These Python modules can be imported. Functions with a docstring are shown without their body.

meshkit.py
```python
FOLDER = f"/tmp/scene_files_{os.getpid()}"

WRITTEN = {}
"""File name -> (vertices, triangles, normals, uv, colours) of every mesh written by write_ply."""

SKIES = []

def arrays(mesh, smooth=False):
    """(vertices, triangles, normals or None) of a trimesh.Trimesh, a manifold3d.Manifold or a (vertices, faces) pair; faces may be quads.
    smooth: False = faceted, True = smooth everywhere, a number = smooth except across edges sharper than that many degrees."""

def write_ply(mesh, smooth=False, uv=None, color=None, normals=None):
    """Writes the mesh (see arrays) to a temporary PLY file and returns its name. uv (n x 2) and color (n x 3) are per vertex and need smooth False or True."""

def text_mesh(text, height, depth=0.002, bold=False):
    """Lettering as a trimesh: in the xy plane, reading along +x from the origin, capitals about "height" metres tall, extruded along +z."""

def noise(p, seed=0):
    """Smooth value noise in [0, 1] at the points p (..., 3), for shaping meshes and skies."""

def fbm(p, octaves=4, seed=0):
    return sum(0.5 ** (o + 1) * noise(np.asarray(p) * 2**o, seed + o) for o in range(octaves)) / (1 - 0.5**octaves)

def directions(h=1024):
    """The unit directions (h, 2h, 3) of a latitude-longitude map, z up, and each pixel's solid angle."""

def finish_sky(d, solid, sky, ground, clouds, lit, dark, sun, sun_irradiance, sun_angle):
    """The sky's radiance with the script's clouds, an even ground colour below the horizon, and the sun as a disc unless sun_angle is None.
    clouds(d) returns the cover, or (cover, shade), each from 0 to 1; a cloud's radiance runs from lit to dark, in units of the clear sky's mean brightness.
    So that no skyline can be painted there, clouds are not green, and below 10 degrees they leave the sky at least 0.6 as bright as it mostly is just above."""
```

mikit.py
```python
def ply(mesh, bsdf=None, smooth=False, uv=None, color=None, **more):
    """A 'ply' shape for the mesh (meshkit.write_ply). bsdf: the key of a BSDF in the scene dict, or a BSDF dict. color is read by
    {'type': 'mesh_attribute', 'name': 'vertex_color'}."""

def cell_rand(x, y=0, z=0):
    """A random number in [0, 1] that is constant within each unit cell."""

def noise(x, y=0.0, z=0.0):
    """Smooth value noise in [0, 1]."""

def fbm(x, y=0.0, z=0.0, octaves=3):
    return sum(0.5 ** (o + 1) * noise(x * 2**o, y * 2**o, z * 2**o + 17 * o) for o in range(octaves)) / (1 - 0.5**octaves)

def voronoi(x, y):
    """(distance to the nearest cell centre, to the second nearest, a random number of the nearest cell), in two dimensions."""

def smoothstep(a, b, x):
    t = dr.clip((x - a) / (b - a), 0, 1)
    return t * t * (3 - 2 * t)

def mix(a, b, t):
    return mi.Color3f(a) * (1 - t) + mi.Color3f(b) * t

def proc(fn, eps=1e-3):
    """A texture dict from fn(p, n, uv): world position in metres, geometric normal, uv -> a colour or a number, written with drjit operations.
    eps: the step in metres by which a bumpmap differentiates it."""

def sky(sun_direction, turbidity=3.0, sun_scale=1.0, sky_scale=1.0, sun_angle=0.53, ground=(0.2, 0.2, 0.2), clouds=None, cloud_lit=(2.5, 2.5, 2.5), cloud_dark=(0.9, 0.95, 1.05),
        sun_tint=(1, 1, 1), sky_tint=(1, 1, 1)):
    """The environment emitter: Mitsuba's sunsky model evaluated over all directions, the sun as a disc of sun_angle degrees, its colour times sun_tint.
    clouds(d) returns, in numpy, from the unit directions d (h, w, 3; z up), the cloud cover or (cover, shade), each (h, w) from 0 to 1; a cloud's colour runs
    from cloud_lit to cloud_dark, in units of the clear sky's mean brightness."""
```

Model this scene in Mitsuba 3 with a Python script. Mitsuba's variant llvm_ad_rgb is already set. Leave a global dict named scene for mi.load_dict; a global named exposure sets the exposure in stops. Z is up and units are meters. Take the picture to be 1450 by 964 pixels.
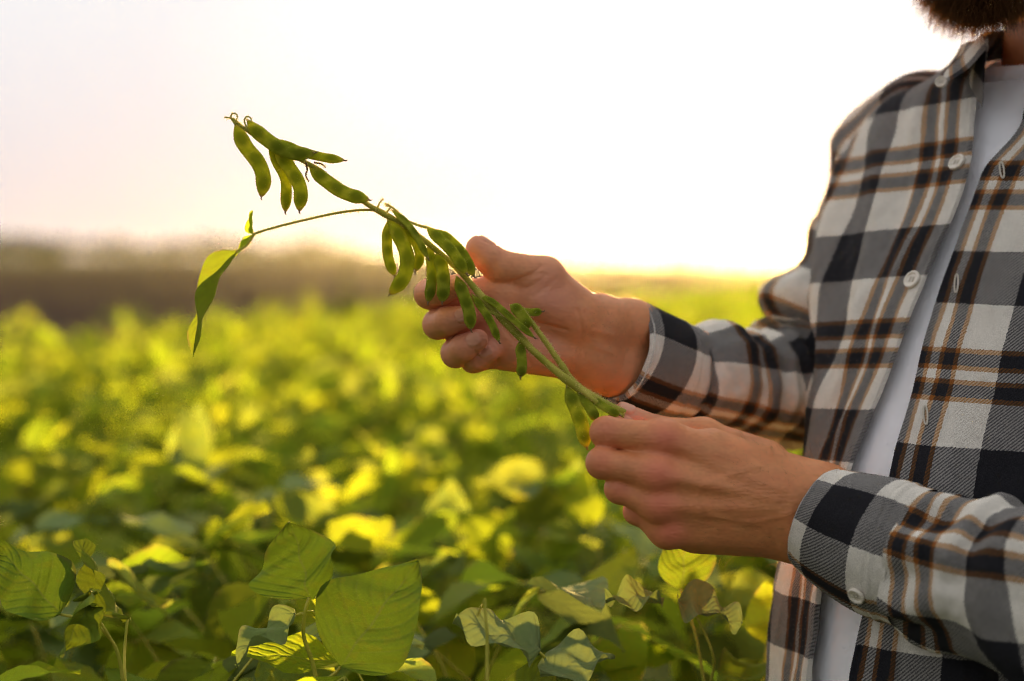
import math, random
import numpy as np, trimesh, manifold3d
import drjit as dr, mitsuba as mi
import mikit, meshkit
from mikit import noise, fbm, voronoi, smoothstep, mix, cell_rand

T = mi.ScalarTransform4f
scene, labels = {}, {}
RNG = np.random.default_rng(7)

# ------------------------------------------------------------------ camera, sky, exposure
EYE = np.array([0.0, 0.0, 1.30])
PITCH = math.radians(2.14)
FWD = np.array([0, math.cos(PITCH), -math.sin(PITCH)])
UP = np.array([0, math.sin(PITCH), math.cos(PITCH)])
FPX = 2600.0                                   # focal length in pixels of the 1450 pixel wide photograph
scene['camera'] = {'type': 'thinlens', 'fov': math.degrees(2 * math.atan(725 / FPX)), 'fov_axis': 'x',
                   'aperture_radius': 0.0112, 'focus_distance': 1.405, 'near_clip': 0.05, 'far_clip': 9000.0, 'medium': {'type': 'ref', 'id': 'air'},
                   'to_world': T().look_at(origin=EYE.tolist(), target=(EYE + FWD).tolist(), up=[0, 0, 1])}
SUN_AZ, SUN_EL = math.radians(5.2), math.radians(4.0)
SUN = np.array([math.sin(SUN_AZ) * math.cos(SUN_EL), math.cos(SUN_AZ) * math.cos(SUN_EL), math.sin(SUN_EL)])


def nrm(v):
    v = np.asarray(v, float)
    return v / np.maximum(np.linalg.norm(v, axis=-1, keepdims=True), 1e-12)


def sky_veil(d):
    """A thin even veil of high haze: warm and bright towards the low sun, cooler away from it."""
    ang = np.degrees(np.arccos(np.clip(d @ SUN, -1, 1)))
    el = np.degrees(np.arcsin(np.clip(d[..., 2], -1, 1)))
    s = lambda a, b, x: (lambda t: t * t * (3 - 2 * t))(np.clip((x - a) / (b - a), 0, 1))
    n = meshkit.fbm(d * np.array([3.0, 3.0, 9.0]), 3, 5) - 0.5
    low = np.degrees(np.arccos(np.clip(d @ nrm(SUN * [1, 1, 0.35]), -1, 1)))     # the veil is thinnest low down under the sun
    lift = s(-0.5, 12.0, el + 1.5 * n)
    cover = 0.60 + 0.37 * lift - 0.30 * (1 - lift) * np.exp(-(low / 11.0)**2)
    shade = 0.62 * s(2, 18, ang + 5 * n) + 0.38 * s(45, 150, ang + 8 * n)
    return cover, shade


scene['sky'] = mikit.sky(SUN, turbidity=3, sun_scale=1.0, sky_scale=0.13, sun_angle=0.8, ground=(0.12, 0.11, 0.06),
                         clouds=sky_veil, cloud_lit=(13.2, 12.8, 12.2), cloud_dark=(5.6, 5.75, 6.05), sun_tint=(2.05, 3.15, 8.2), sky_tint=(1.0, 0.88, 2.4))
exposure = 4.42
scene['air'] = {'type': 'homogeneous', 'albedo': {'type': 'rgb', 'value': [0.95, 0.95, 0.95]}, 'sigma_t': 0.000035, 'phase': {'type': 'hg', 'g': 0.85}}


# ------------------------------------------------------------------ helpers
def at(px, py, d):
    """The point of the place that was measured at this pixel of the photograph, d metres in front of the lens."""
    px, py, d = np.asarray(px, float), np.asarray(py, float), np.asarray(d, float)
    r = np.stack([(px - 725) / FPX, 0 * px, 0 * px], -1)
    return EYE + d[..., None] * (FWD + r + ((482 - py) / FPX)[..., None] * UP)


def pix(p):
    q = np.asarray(p, float) - EYE
    d = q @ FWD
    return 725 + q[..., 0] / d * FPX, 482 - (q @ UP) / d * FPX, d


def nrm(v):
    v = np.asarray(v, float)
    return v / np.maximum(np.linalg.norm(v, axis=-1, keepdims=True), 1e-12)


def sstep(a, b, x):
    t = np.clip((x - a) / (b - a), 0, 1)
    return t * t * (3 - 2 * t)


def spline(pts, n):
    """Catmull-Rom through the points (any width), n samples evenly spaced along the length."""
    p = np.asarray(pts, float)
    if len(p) == 2:
        t = np.linspace(0, 1, n)[:, None]
        return p[0] * (1 - t) + p[1] * t
    q = np.vstack([2 * p[0] - p[1], p, 2 * p[-1] - p[-2]])
    out = []
    for i in range(len(p) - 1):
        t = np.linspace(0, 1, 24, endpoint=i == len(p) - 2)[:, None]
        a, b, c, d = q[i:i + 4]
        out.append(0.5 * (2 * b + (c - a) * t + (2 * a - 5 * b + 4 * c - d) * t**2 + (3 * b - a - 3 * c + d) * t**3))
    o = np.vstack(out)
    s = np.concatenate([[0], np.cumsum(np.linalg.norm(np.diff(o[:, :3], axis=0), axis=1))])
    g = np.linspace(0, s[-1], n)
    return np.stack([np.interp(g, s, o[:, k]) for k in range(o.shape[1])], 1)


def frames(p, up):
    """Tangent and two carried normals along a polyline."""
    t = nrm(np.gradient(p, axis=0))
    u = np.zeros_like(p)
    a = np.asarray(up, float)
    for i in range(len(p)):
        a = nrm(a - t[i] * (a @ t[i]))
        u[i] = a
    return t, u, np.cross(t, u)


def grid_faces(n, m, base=0):
    i, j = np.meshgrid(np.arange(n - 1), np.arange(m - 1), indexing='ij')
    a = (i * m + j).ravel() + base
    return np.vstack([np.stack([a, a + m, a + m + 1], 1), np.stack([a, a + m + 1, a + 1], 1)])


def tube(p, r, sides=8, up=(0.1, 0.2, 1), flat=1.0, cap=True):
    """A tapered round tube along p; r per point; flat squeezes the second axis."""
    p = np.asarray(p, float)
    r = np.broadcast_to(r, (len(p),))
    t, u, w = frames(p, up)
    th = np.arange(sides) * 2 * np.pi / sides
    v = p[:, None] + r[:, None, None] * (np.cos(th)[None, :, None] * u[:, None] + flat * np.sin(th)[None, :, None] * w[:, None])
    i, j = np.meshgrid(np.arange(len(p) - 1), np.arange(sides), indexing='ij')
    a, b = (i * sides + j).ravel(), (i * sides + (j + 1) % sides).ravel()
    f = np.vstack([np.stack([a, b, b + sides], 1), np.stack([a, b + sides, a + sides], 1)])
    v = v.reshape(-1, 3)
    if cap:
        n = len(v)
        v = np.vstack([v, p[:1], p[-1:]])
        k = np.arange(sides)
        e = (len(p) - 1) * sides
        f = np.vstack([f, np.stack([k * 0 + n, (k + 1) % sides, k], 1), np.stack([k * 0 + n + 1, e + k, e + (k + 1) % sides], 1)])
    return v, f


def join(parts):
    vs, fs, n = [], [], 0
    for v, f in parts:
        vs.append(v)
        fs.append(np.asarray(f) + n)
        n += len(v)
    return np.vstack(vs), np.vstack(fs)


COUNT = {}


def key_for(name, parent=None):
    k = f'{parent}__{name}' if parent else name
    c = COUNT.get(k, 0)
    COUNT[k] = c + 1
    return k if c == 0 else f'{k}_{c:03d}'


def put(name, mesh, bsdf, parent=None, smooth=False, label=None, cat=None, group=None, kind=None, **kw):
    k = key_for(name, parent)
    scene[k] = mikit.ply(mesh, bsdf, smooth, **kw)
    tag(k, label, cat, group, kind)
    return k


def tag(k, label=None, cat=None, group=None, kind=None):
    d = {a: b for a, b in (('label', label), ('category', cat), ('group', group), ('kind', kind)) if b}
    if d:
        labels[k] = d
    return k


def thing(name, label, cat, group=None):
    return tag(key_for(name), label, cat, group)


# implicit surfaces on a grid
class Field:
    def __init__(self, lo, hi, h):
        self.lo, self.h = np.asarray(lo, float), h
        self.n = np.ceil((np.asarray(hi) - lo) / h).astype(int) + 1
        self.F = np.full(self.n, 0.03, np.float32)

    def box(self, lo, hi):
        a = np.clip(np.floor((lo - self.lo) / self.h).astype(int), 0, self.n)
        b = np.clip(np.ceil((hi - self.lo) / self.h).astype(int) + 1, 0, self.n)
        sl = tuple(slice(x, y) for x, y in zip(a, b))
        g = [np.float32(self.lo[k]) + np.float32(self.h) * np.arange(a[k], b[k], dtype=np.float32) for k in range(3)]
        return sl, g[0][:, None, None], g[1][None, :, None], g[2][None, None, :]

    def cone(self, a, b, ra, rb, k=0.004, F=None, far=0.026):
        """Smooth union of a capsule from a to b whose radius runs from ra to rb."""
        F = self.F if F is None else F
        a, b = np.asarray(a, float), np.asarray(b, float)
        m = max(ra, rb) + far
        sl, X, Y, Z = self.box(np.minimum(a, b) - m, np.maximum(a, b) + m)
        ab = b - a
        L = max(ab @ ab, 1e-12)
        t = np.clip(((X - a[0]) * ab[0] + (Y - a[1]) * ab[1] + (Z - a[2]) * ab[2]) / L, 0, 1).astype(np.float32)
        d = np.sqrt((X - a[0] - t * ab[0])**2 + (Y - a[1] - t * ab[1])**2 + (Z - a[2] - t * ab[2])**2) - (ra + (rb - ra) * t)
        F[sl] = smin(F[sl], d, k)
        return F

    def mesh(self):
        return nets(self.F, self.lo, self.h)


def smin(a, b, k):
    h = np.maximum(k - np.abs(a - b), 0)
    return np.minimum(a, b) - h * h / (4 * np.maximum(k, 1e-9))


def part3(A, d, n):
    return A[d[0]:n[0] - 1 + d[0], d[1]:n[1] - 1 + d[1], d[2]:n[2] - 1 + d[2]]


def nets(F, lo, h):
    """Naive surface nets, with the checkerboard spots filled first so that the surface stays a closed manifold."""
    F = F.copy()
    for k in range(3):
        for end in (0, -1):
            F[tuple(end if i == k else slice(None) for i in range(3))] = 2e-3
    n = np.array(F.shape)
    for _ in range(12):
        s, bad = F < 0, 0
        for a, b in ((0, 1), (0, 2), (1, 2)):
            def part(A, i, j):
                q = [slice(None)] * 3
                q[a], q[b] = slice(i, n[a] - 1 + i), slice(j, n[b] - 1 + j)
                return A[tuple(q)]
            amb = (part(s, 0, 0) == part(s, 1, 1)) & (part(s, 0, 1) == part(s, 1, 0)) & (part(s, 0, 0) != part(s, 0, 1))
            bad += amb.sum()
            for i, j in ((0, 0), (0, 1), (1, 0), (1, 1)):
                t = part(F, i, j)
                t[amb & (t >= 0)] = -2e-5
        c8 = sum(part3(s, d, n).astype(np.uint8) for d in np.ndindex(2, 2, 2))
        for d in ((0, 0, 0), (0, 0, 1), (0, 1, 0), (1, 0, 0)):
            e = tuple(1 - x for x in d)
            for inside, count in ((True, 2), (False, 6)):
                amb = (c8 == count) & (part3(s, d, n) == inside) & (part3(s, e, n) == inside)
                bad += amb.sum()
                for g in ((d, e) if not inside else ((d[0], d[1], e[2]), (d[0], e[1], e[2]))):
                    t = part3(F, g, n)
                    t[amb & (t >= 0)] = -2e-5
        if not bad:
            break
    s = F < 0
    c = np.zeros(n - 1, np.uint8)
    for d in np.ndindex(2, 2, 2):
        c += s[d[0]:n[0] - 1 + d[0], d[1]:n[1] - 1 + d[1], d[2]:n[2] - 1 + d[2]]
    cells = np.argwhere((c > 0) & (c < 8))
    idx = np.full(n - 1, -1, np.int64)
    idx[tuple(cells.T)] = np.arange(len(cells))
    acc, cnt = np.zeros((len(cells), 3)), np.zeros(len(cells))
    corners = [np.array(d) for d in np.ndindex(2, 2, 2)]
    val = {tuple(d): F[tuple((cells + d).T)] for d in corners}
    for d in corners:
        for k in range(3):
            if d[k] == 0:
                e = d.copy()
                e[k] = 1
                va, vb = val[tuple(d)], val[tuple(e)]
                m = (va < 0) != (vb < 0)
                t = np.where(m, va / np.where(m, va - vb, 1), 0)
                p = np.tile(d.astype(float), (len(cells), 1))
                p[:, k] = t
                acc[m] += p[m]
                cnt[m] += 1
    v = lo + h * (cells + acc / cnt[:, None])
    faces = []
    for k in range(3):
        a, b = (k + 1) % 3, (k + 2) % 3
        lo_s = [slice(1, n[i] - 1) for i in range(3)]
        lo_s[k] = slice(0, n[k] - 1)
        hi_s = list(lo_s)
        hi_s[k] = slice(1, n[k])
        p, q = s[tuple(lo_s)], s[tuple(hi_s)]
        for flip, mask in ((False, p & ~q), (True, ~p & q)):
            o = np.argwhere(mask)
            o = o + np.array([0 if i == k else 1 for i in range(3)])
            if not len(o):
                continue
            ea, eb = np.eye(3, dtype=int)[a], np.eye(3, dtype=int)[b]
            quad = np.stack([idx[tuple((o - ea - eb).T)], idx[tuple((o - eb).T)], idx[tuple(o.T)], idx[tuple((o - ea).T)]], 1)
            if flip:
                quad = quad[:, ::-1]
            faces += [quad[:, [0, 1, 2]], quad[:, [0, 2, 3]]]
    return v, np.vstack(faces)


def vnormals(v, f):
    n = np.zeros_like(v)
    fn = np.cross(v[f[:, 1]] - v[f[:, 0]], v[f[:, 2]] - v[f[:, 0]])
    for k in range(3):
        np.add.at(n, f[:, k], fn)
    return nrm(n)


def taubin(v, f, n=6):
    """Even smoothing that keeps the volume."""
    from scipy.sparse import coo_matrix
    e = np.vstack([f[:, [0, 1]], f[:, [1, 2]], f[:, [2, 0]]])
    A = coo_matrix((np.ones(2 * len(e)), (np.r_[e[:, 0], e[:, 1]], np.r_[e[:, 1], e[:, 0]])), (len(v), len(v))).tocsr()
    deg = np.maximum(np.asarray(A.sum(1)), 1)
    for i in range(2 * n):
        v = v + (0.5, -0.52)[i % 2] * (A @ v / deg - v)
    return v, f


def seg_dist(p, line):
    """Distance from the points to a 3D polyline."""
    best = np.full(len(p), 9.0)
    for a, b in zip(line[:-1], line[1:]):
        ab = b - a
        t = np.clip(((p - a) @ ab) / max(ab @ ab, 1e-12), 0, 1)
        best = np.minimum(best, np.linalg.norm(p - a - t[:, None] * ab, axis=1))
    return best

# ------------------------------------------------------------------ materials
def rgb(*c):
    return {'type': 'rgb', 'value': list(c)}


def bump(inner, fn, scale, eps=4e-4):
    return {'type': 'bumpmap', 'arbitrary': mikit.proc(fn, eps), 'scale': scale, 'bsdf': inner}


def leaf_colour(p, n, uv):
    k = dr.floor(uv.x)                                    # each leaf carries its own number
    x, y = uv.x - k - 0.49, uv.y
    r1, r2 = cell_rand(k, 3), cell_rand(k, 8)
    c = mix((0.250, 0.365, 0.020), (0.385, 0.430, 0.020), dr.clip(r1 * 1.1 - 0.05, 0, 1))
    c = mix(c, (0.165, 0.215, 0.090), 0.45 * smoothstep(0.66, 0.78, r2) * smoothstep(0.35, 0.65, noise(p.x * 25, p.y * 25, p.z * 25) + 0.25))   # silvery down, with the sheen of the sky painted in as pale colour
    m = fbm(p.x * 160, p.y * 160, p.z * 160, 3)
    c = mix(c, (0.350, 0.350, 0.020), smoothstep(0.46, 0.74, m) * (0.25 + 0.5 * r2))
    s = (y - 0.62 * dr.abs(x)) * 8.5
    side = dr.abs(s - dr.floor(s) - 0.5)
    vein = dr.maximum(smoothstep(0.016, 0.006, dr.abs(x)), smoothstep(0.45, 0.49, side) * 0.6)
    c = mix(c, (0.26, 0.29, 0.07), vein * 0.55)
    a, b, w = voronoi(x * 30 + k * 7, y * 44)
    c = c * (1 + 0.22 * smoothstep(0.10, 0.02, b - a) - 0.10 * w)
    edge = smoothstep(0.40, 0.49, dr.abs(x)) * smoothstep(0.5, 0.75, noise(p.x * 60, p.y * 60, p.z * 60))
    return mix(c, (0.30, 0.20, 0.06), edge * 0.7)


def shaded_leaf_colour(p, n, uv):
    return leaf_colour(p, n, uv) * mi.Color3f(0.32, 0.35, 0.42) + mi.Color3f(0.020, 0.034, 0.006)  # darker copy of the leaf: shade among the plants painted into its colour


def thin_leaf_colour(p, n, uv):
    return leaf_colour(p, n, uv) * mi.Color3f(0.62, 0.66, 0.9)


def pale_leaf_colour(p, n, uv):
    return leaf_colour(p, n, uv) * mi.Color3f(0.30, 0.32, 0.40) + mi.Color3f(0.085, 0.115, 0.062)  # paler copy: sky sheen on the upper faces put into the colour


def leaf_relief(p, n, uv):
    x, y = uv.x - dr.floor(uv.x) - 0.49, uv.y
    s = (y - 0.62 * dr.abs(x)) * 8.5
    side = dr.abs(s - dr.floor(s) - 0.5)
    return smoothstep(0.20, 0.5, side) * -1.0 + smoothstep(0.05, 0.0, dr.abs(x)) * -1.0 + noise(p.x * 420, p.y * 420, p.z * 420) * 0.35


def pod_colour(p, n, uv):
    m = fbm(p.x * 230, p.y * 230, p.z * 230, 3)
    c = mix((0.310, 0.365, 0.022), (0.450, 0.470, 0.045), smoothstep(0.3, 0.75, m))
    c = mix(c, (0.140, 0.185, 0.012), smoothstep(0.80, 0.10, uv.x) * 0.85)      # the seeds show through the shell
    return mix(c, (0.30, 0.20, 0.05), smoothstep(0.93, 1.0, uv.y) * 0.6)


def stem_colour(p, n, uv):
    m = fbm(p.x * 60, p.y * 60, p.z * 60, 3)
    return mix((0.270, 0.275, 0.026), (0.410, 0.370, 0.055), smoothstep(0.3, 0.7, m))


PERIOD = 0.148                                            # one repeat of the check


def thread(t):
    """Colour of the yarn at this place of the repeat."""
    t = t - dr.floor(t / PERIOD) * PERIOD
    cream, black, brown = mi.Color3f(0.62, 0.58, 0.505), mi.Color3f(0.0125, 0.0122, 0.015), mi.Color3f(0.22, 0.074, 0.014)
    inside = lambda a, b: (t >= a) & (t < b)
    c = dr.select(inside(0, 0.041), black, cream)
    for a in (0.075, 0.0985):
        c = dr.select(inside(a, a + 0.0165), brown, c)
        c = dr.select(inside(a + 0.0036, a + 0.0129), black, c)
    return c


def plaid_colour(p, n, uv):
    w = 0.0009 * (noise(uv.x * 900, uv.y * 900) - 0.5)    # the yarns wander a little
    warp, weft = thread(uv.x + w), thread(uv.y + w)
    s = (uv.x + uv.y) / 0.0030
    s = s - dr.floor(s)
    f = smoothstep(0.40, 0.60, dr.abs(s - 0.5) * 2 + 0.35 * (noise(uv.x * 1100, uv.y * 1100) - 0.5))
    c = 0.32 * (warp * f + weft * (1 - f)) + 0.68 * dr.sqrt(warp * weft)      # dark wool hairs over the pale yarns where they mix
    fuzz = noise(uv.x * 2600, uv.y * 2600)
    soft = noise(uv.x * 130, uv.y * 130, 3)
    return c * (0.74 + 0.36 * fuzz + 0.10 * soft) + 0.010 * fuzz * fuzz


def plaid_relief(p, n, uv):
    s = (uv.x + uv.y) / 0.0030
    s = s - dr.floor(s)
    return dr.abs(s - 0.5) + 0.9 * noise(uv.x * 1500, uv.y * 1500) + 1.5 * fbm(uv.x * 160, uv.y * 160, 0, 2)


def tee_relief(p, n, uv):
    return dr.sin(uv.x * 5200) * 0.25 + noise(uv.x * 700, uv.y * 700) + 2.5 * fbm(uv.x * 60, uv.y * 60, 0, 2)


def skin_relief(p, n, uv):
    a = fbm(p.x * 900, p.y * 900, p.z * 900, 2)
    b = noise(p.x * 260, p.y * 520, p.z * 700)
    return a + 1.2 * b


def soil_colour(p, n, uv):
    m = fbm(p.x * 9, p.y * 9, p.z * 9, 4)
    return mix((0.045, 0.030, 0.020), (0.095, 0.066, 0.045), m)


def ploughed_colour(p, n, uv):
    m = fbm(p.x * 0.9, p.y * 0.3, 0, 4)
    c = mix((0.036, 0.027, 0.024), (0.062, 0.047, 0.042), m)
    return c


def canopy_colour(p, n, uv):
    m = fbm(p.x * 2.1, p.y * 1.1, 0, 4)
    return mix((0.095, 0.150, 0.014), (0.190, 0.215, 0.018), smoothstep(0.25, 0.75, m))


def meadow_colour(p, n, uv):
    m = fbm(p.x * 0.03, p.y * 0.03, 0, 4)
    return mix((0.10, 0.11, 0.045), (0.16, 0.14, 0.07), m)


VERTEX = {'type': 'mesh_attribute', 'name': 'vertex_color'}
TWO = lambda b: {'type': 'twosided', 'bsdf': b}
scene['m_leaf'] = bump({'type': 'principledthin', 'base_color': mikit.proc(leaf_colour), 'roughness': 0.36, 'diff_trans': 1.3, 'spec_trans': 0.0, 'eta': 1.5, 'sheen': 0.1}, leaf_relief, 0.0006)
scene['m_leaf_shaded'] = bump({'type': 'principledthin', 'base_color': mikit.proc(shaded_leaf_colour), 'roughness': 0.36, 'diff_trans': 0.34, 'spec_trans': 0.0, 'eta': 1.5, 'sheen': 0.6}, leaf_relief, 0.0006)
scene['m_leaf_thin'] = bump({'type': 'principledthin', 'base_color': mikit.proc(thin_leaf_colour), 'roughness': 0.4, 'diff_trans': 0.75, 'spec_trans': 0.0, 'eta': 1.45, 'sheen': 0.4}, leaf_relief, 0.0006)
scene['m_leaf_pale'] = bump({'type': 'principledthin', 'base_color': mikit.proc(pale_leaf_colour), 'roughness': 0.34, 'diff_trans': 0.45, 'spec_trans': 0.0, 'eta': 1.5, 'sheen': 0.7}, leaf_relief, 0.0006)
scene['m_pod'] = {'type': 'principledthin', 'base_color': mikit.proc(pod_colour), 'roughness': 0.5, 'diff_trans': 1.0, 'spec_trans': 0.0, 'eta': 1.4, 'sheen': 0.6, 'sheen_tint': 0.6}
scene['m_stem'] = TWO({'type': 'principled', 'base_color': mikit.proc(stem_colour), 'roughness': 0.6, 'specular': 0.15, 'sheen': 0.5})
scene['m_fuzz'] = {'type': 'principledthin', 'base_color': rgb(0.75, 0.62, 0.28), 'roughness': 0.45, 'diff_trans': 1.1}
scene['m_dry'] = TWO({'type': 'principled', 'base_color': rgb(0.14, 0.085, 0.035), 'roughness': 0.8})
scene['m_plaid'] = TWO(bump({'type': 'principled', 'base_color': mikit.proc(plaid_colour), 'roughness': 0.92, 'specular': 0.1, 'sheen': 0.15, 'sheen_tint': 0.3}, plaid_relief, 0.00035, 2e-4))
scene['m_tee'] = TWO(bump({'type': 'principled', 'base_color': rgb(0.86, 0.86, 0.88), 'roughness': 0.9, 'specular': 0.15}, tee_relief, 0.0004, 3e-4))
scene['m_button'] = TWO({'type': 'principled', 'base_color': rgb(0.66, 0.60, 0.50), 'roughness': 0.35, 'specular': 0.5, 'clearcoat': 0.3})
scene['m_rim'] = TWO({'type': 'diffuse', 'reflectance': rgb(0.52, 0.49, 0.44)})
scene['m_thread'] = TWO({'type': 'diffuse', 'reflectance': rgb(0.5, 0.46, 0.38)})
scene['m_skin'] = TWO(bump({'type': 'principled', 'base_color': VERTEX, 'roughness': 0.5, 'specular': 0.4}, skin_relief, 0.00024, 3e-4))
scene['m_hair'] = {'type': 'principledthin', 'base_color': rgb(0.115, 0.052, 0.020), 'roughness': 0.4, 'diff_trans': 0.9}
scene['m_armhair'] = {'type': 'principledthin', 'base_color': rgb(0.34, 0.19, 0.08), 'roughness': 0.4, 'diff_trans': 1.0}
scene['m_eye'] = TWO({'type': 'principled', 'base_color': rgb(0.75, 0.73, 0.70), 'roughness': 0.15})
scene['m_denim'] = TWO({'type': 'principled', 'base_color': rgb(0.05, 0.07, 0.12), 'roughness': 0.9})
scene['m_boot'] = TWO({'type': 'principled', 'base_color': rgb(0.07, 0.045, 0.03), 'roughness': 0.6})
scene['m_soil'] = TWO({'type': 'diffuse', 'reflectance': mikit.proc(soil_colour)})
scene['m_ploughed'] = TWO({'type': 'diffuse', 'reflectance': mikit.proc(ploughed_colour)})
scene['m_canopy'] = TWO({'type': 'principled', 'base_color': mikit.proc(canopy_colour), 'roughness': 0.7, 'sheen': 0.5})
scene['m_meadow'] = TWO({'type': 'diffuse', 'reflectance': mikit.proc(meadow_colour)})
scene['m_treeleaf'] = TWO({'type': 'diffuse', 'reflectance': rgb(0.105, 0.125, 0.100)})
scene['m_lint'] = {'type': 'principledthin', 'base_color': rgb(0.60, 0.52, 0.42), 'roughness': 0.6, 'diff_trans': 1.0}
scene['m_bark'] = TWO({'type': 'diffuse', 'reflectance': rgb(0.09, 0.07, 0.05)})


# ------------------------------------------------------------------ leaves
def leaf_mesh(L, W, nu=8, nv=9, fold=0.35, droop=0.5, wave=0.006, twist=0.0, seed=0, lid=None):
    """One ovate leaflet: base at the origin, tip along +x, upper face +z. Returns vertices, faces, uv."""
    r = np.random.default_rng(seed)
    t = np.linspace(0, 1, nv)
    x = np.linspace(-1, 1, nu + 1 if nu % 2 == 0 else nu)
    outline = np.sin(np.pi * np.clip(t, 0, 1)**0.72)**0.85 * (1 - 0.25 * t)
    outline = np.maximum(outline / outline.max(), 0.015)
    phase = r.random(4) * 6.28
    ang = droop * t**1.3
    cx = np.concatenate([[0], np.cumsum(np.cos(ang[:-1]) / (nv - 1))]) * L
    cz = -np.concatenate([[0], np.cumsum(np.sin(ang[:-1]) / (nv - 1))]) * L
    Tt, X = np.meshgrid(t, x, indexing='ij')
    hw = 0.5 * W * outline[:, None]
    y = X * hw * np.cos(fold * np.abs(X))
    up = np.abs(X) * hw * np.sin(fold) * (0.55 + 0.45 * np.abs(X))
    up = up + wave * np.abs(X)**2 * np.sin(9 * Tt + phase[0] + np.sign(X) * phase[1]) + 0.35 * wave * np.sin(17 * Tt + phase[2] + 3 * X)
    tw = twist * Tt
    y, up = y * np.cos(tw) - up * np.sin(tw), y * np.sin(tw) + up * np.cos(tw)
    px = cx[:, None] + up * np.sin(ang)[:, None] + 0 * X
    pz = cz[:, None] + up * np.cos(ang)[:, None]
    v = np.stack([px, y, pz], -1).reshape(-1, 3)
    lid = r.integers(0, 4000) if lid is None else lid
    uv = np.stack([lid + 0.49 + 0.485 * X, Tt], -1).reshape(-1, 2)
    return v, grid_faces(len(t), len(x)), uv


def place(v, base, tip_dir, normal):
    x = nrm(np.asarray(tip_dir, float))
    z = np.asarray(normal, float)
    z = nrm(z - x * (z @ x))
    return np.asarray(base) + v[:, :1] * x + v[:, 1:2] * np.cross(z, x) + v[:, 2:] * z


def join_uv(parts):
    v, f = join([(a, b) for a, b, _ in parts])
    return v, f, np.vstack([c for _, _, c in parts])

# ------------------------------------------------------------------ the land
EDGE_A, EDGE_DIR = np.array([-2.22, 7.75]), np.array([0.2244, 1.0])      # where the soybean crop ends on the left


def left_of_edge(x, y):
    """Metres beyond the crop's edge (positive on the ploughed side)."""
    return ((EDGE_A[0] + (y - EDGE_A[1]) * EDGE_DIR[0]) - x) * 0.9757


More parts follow.
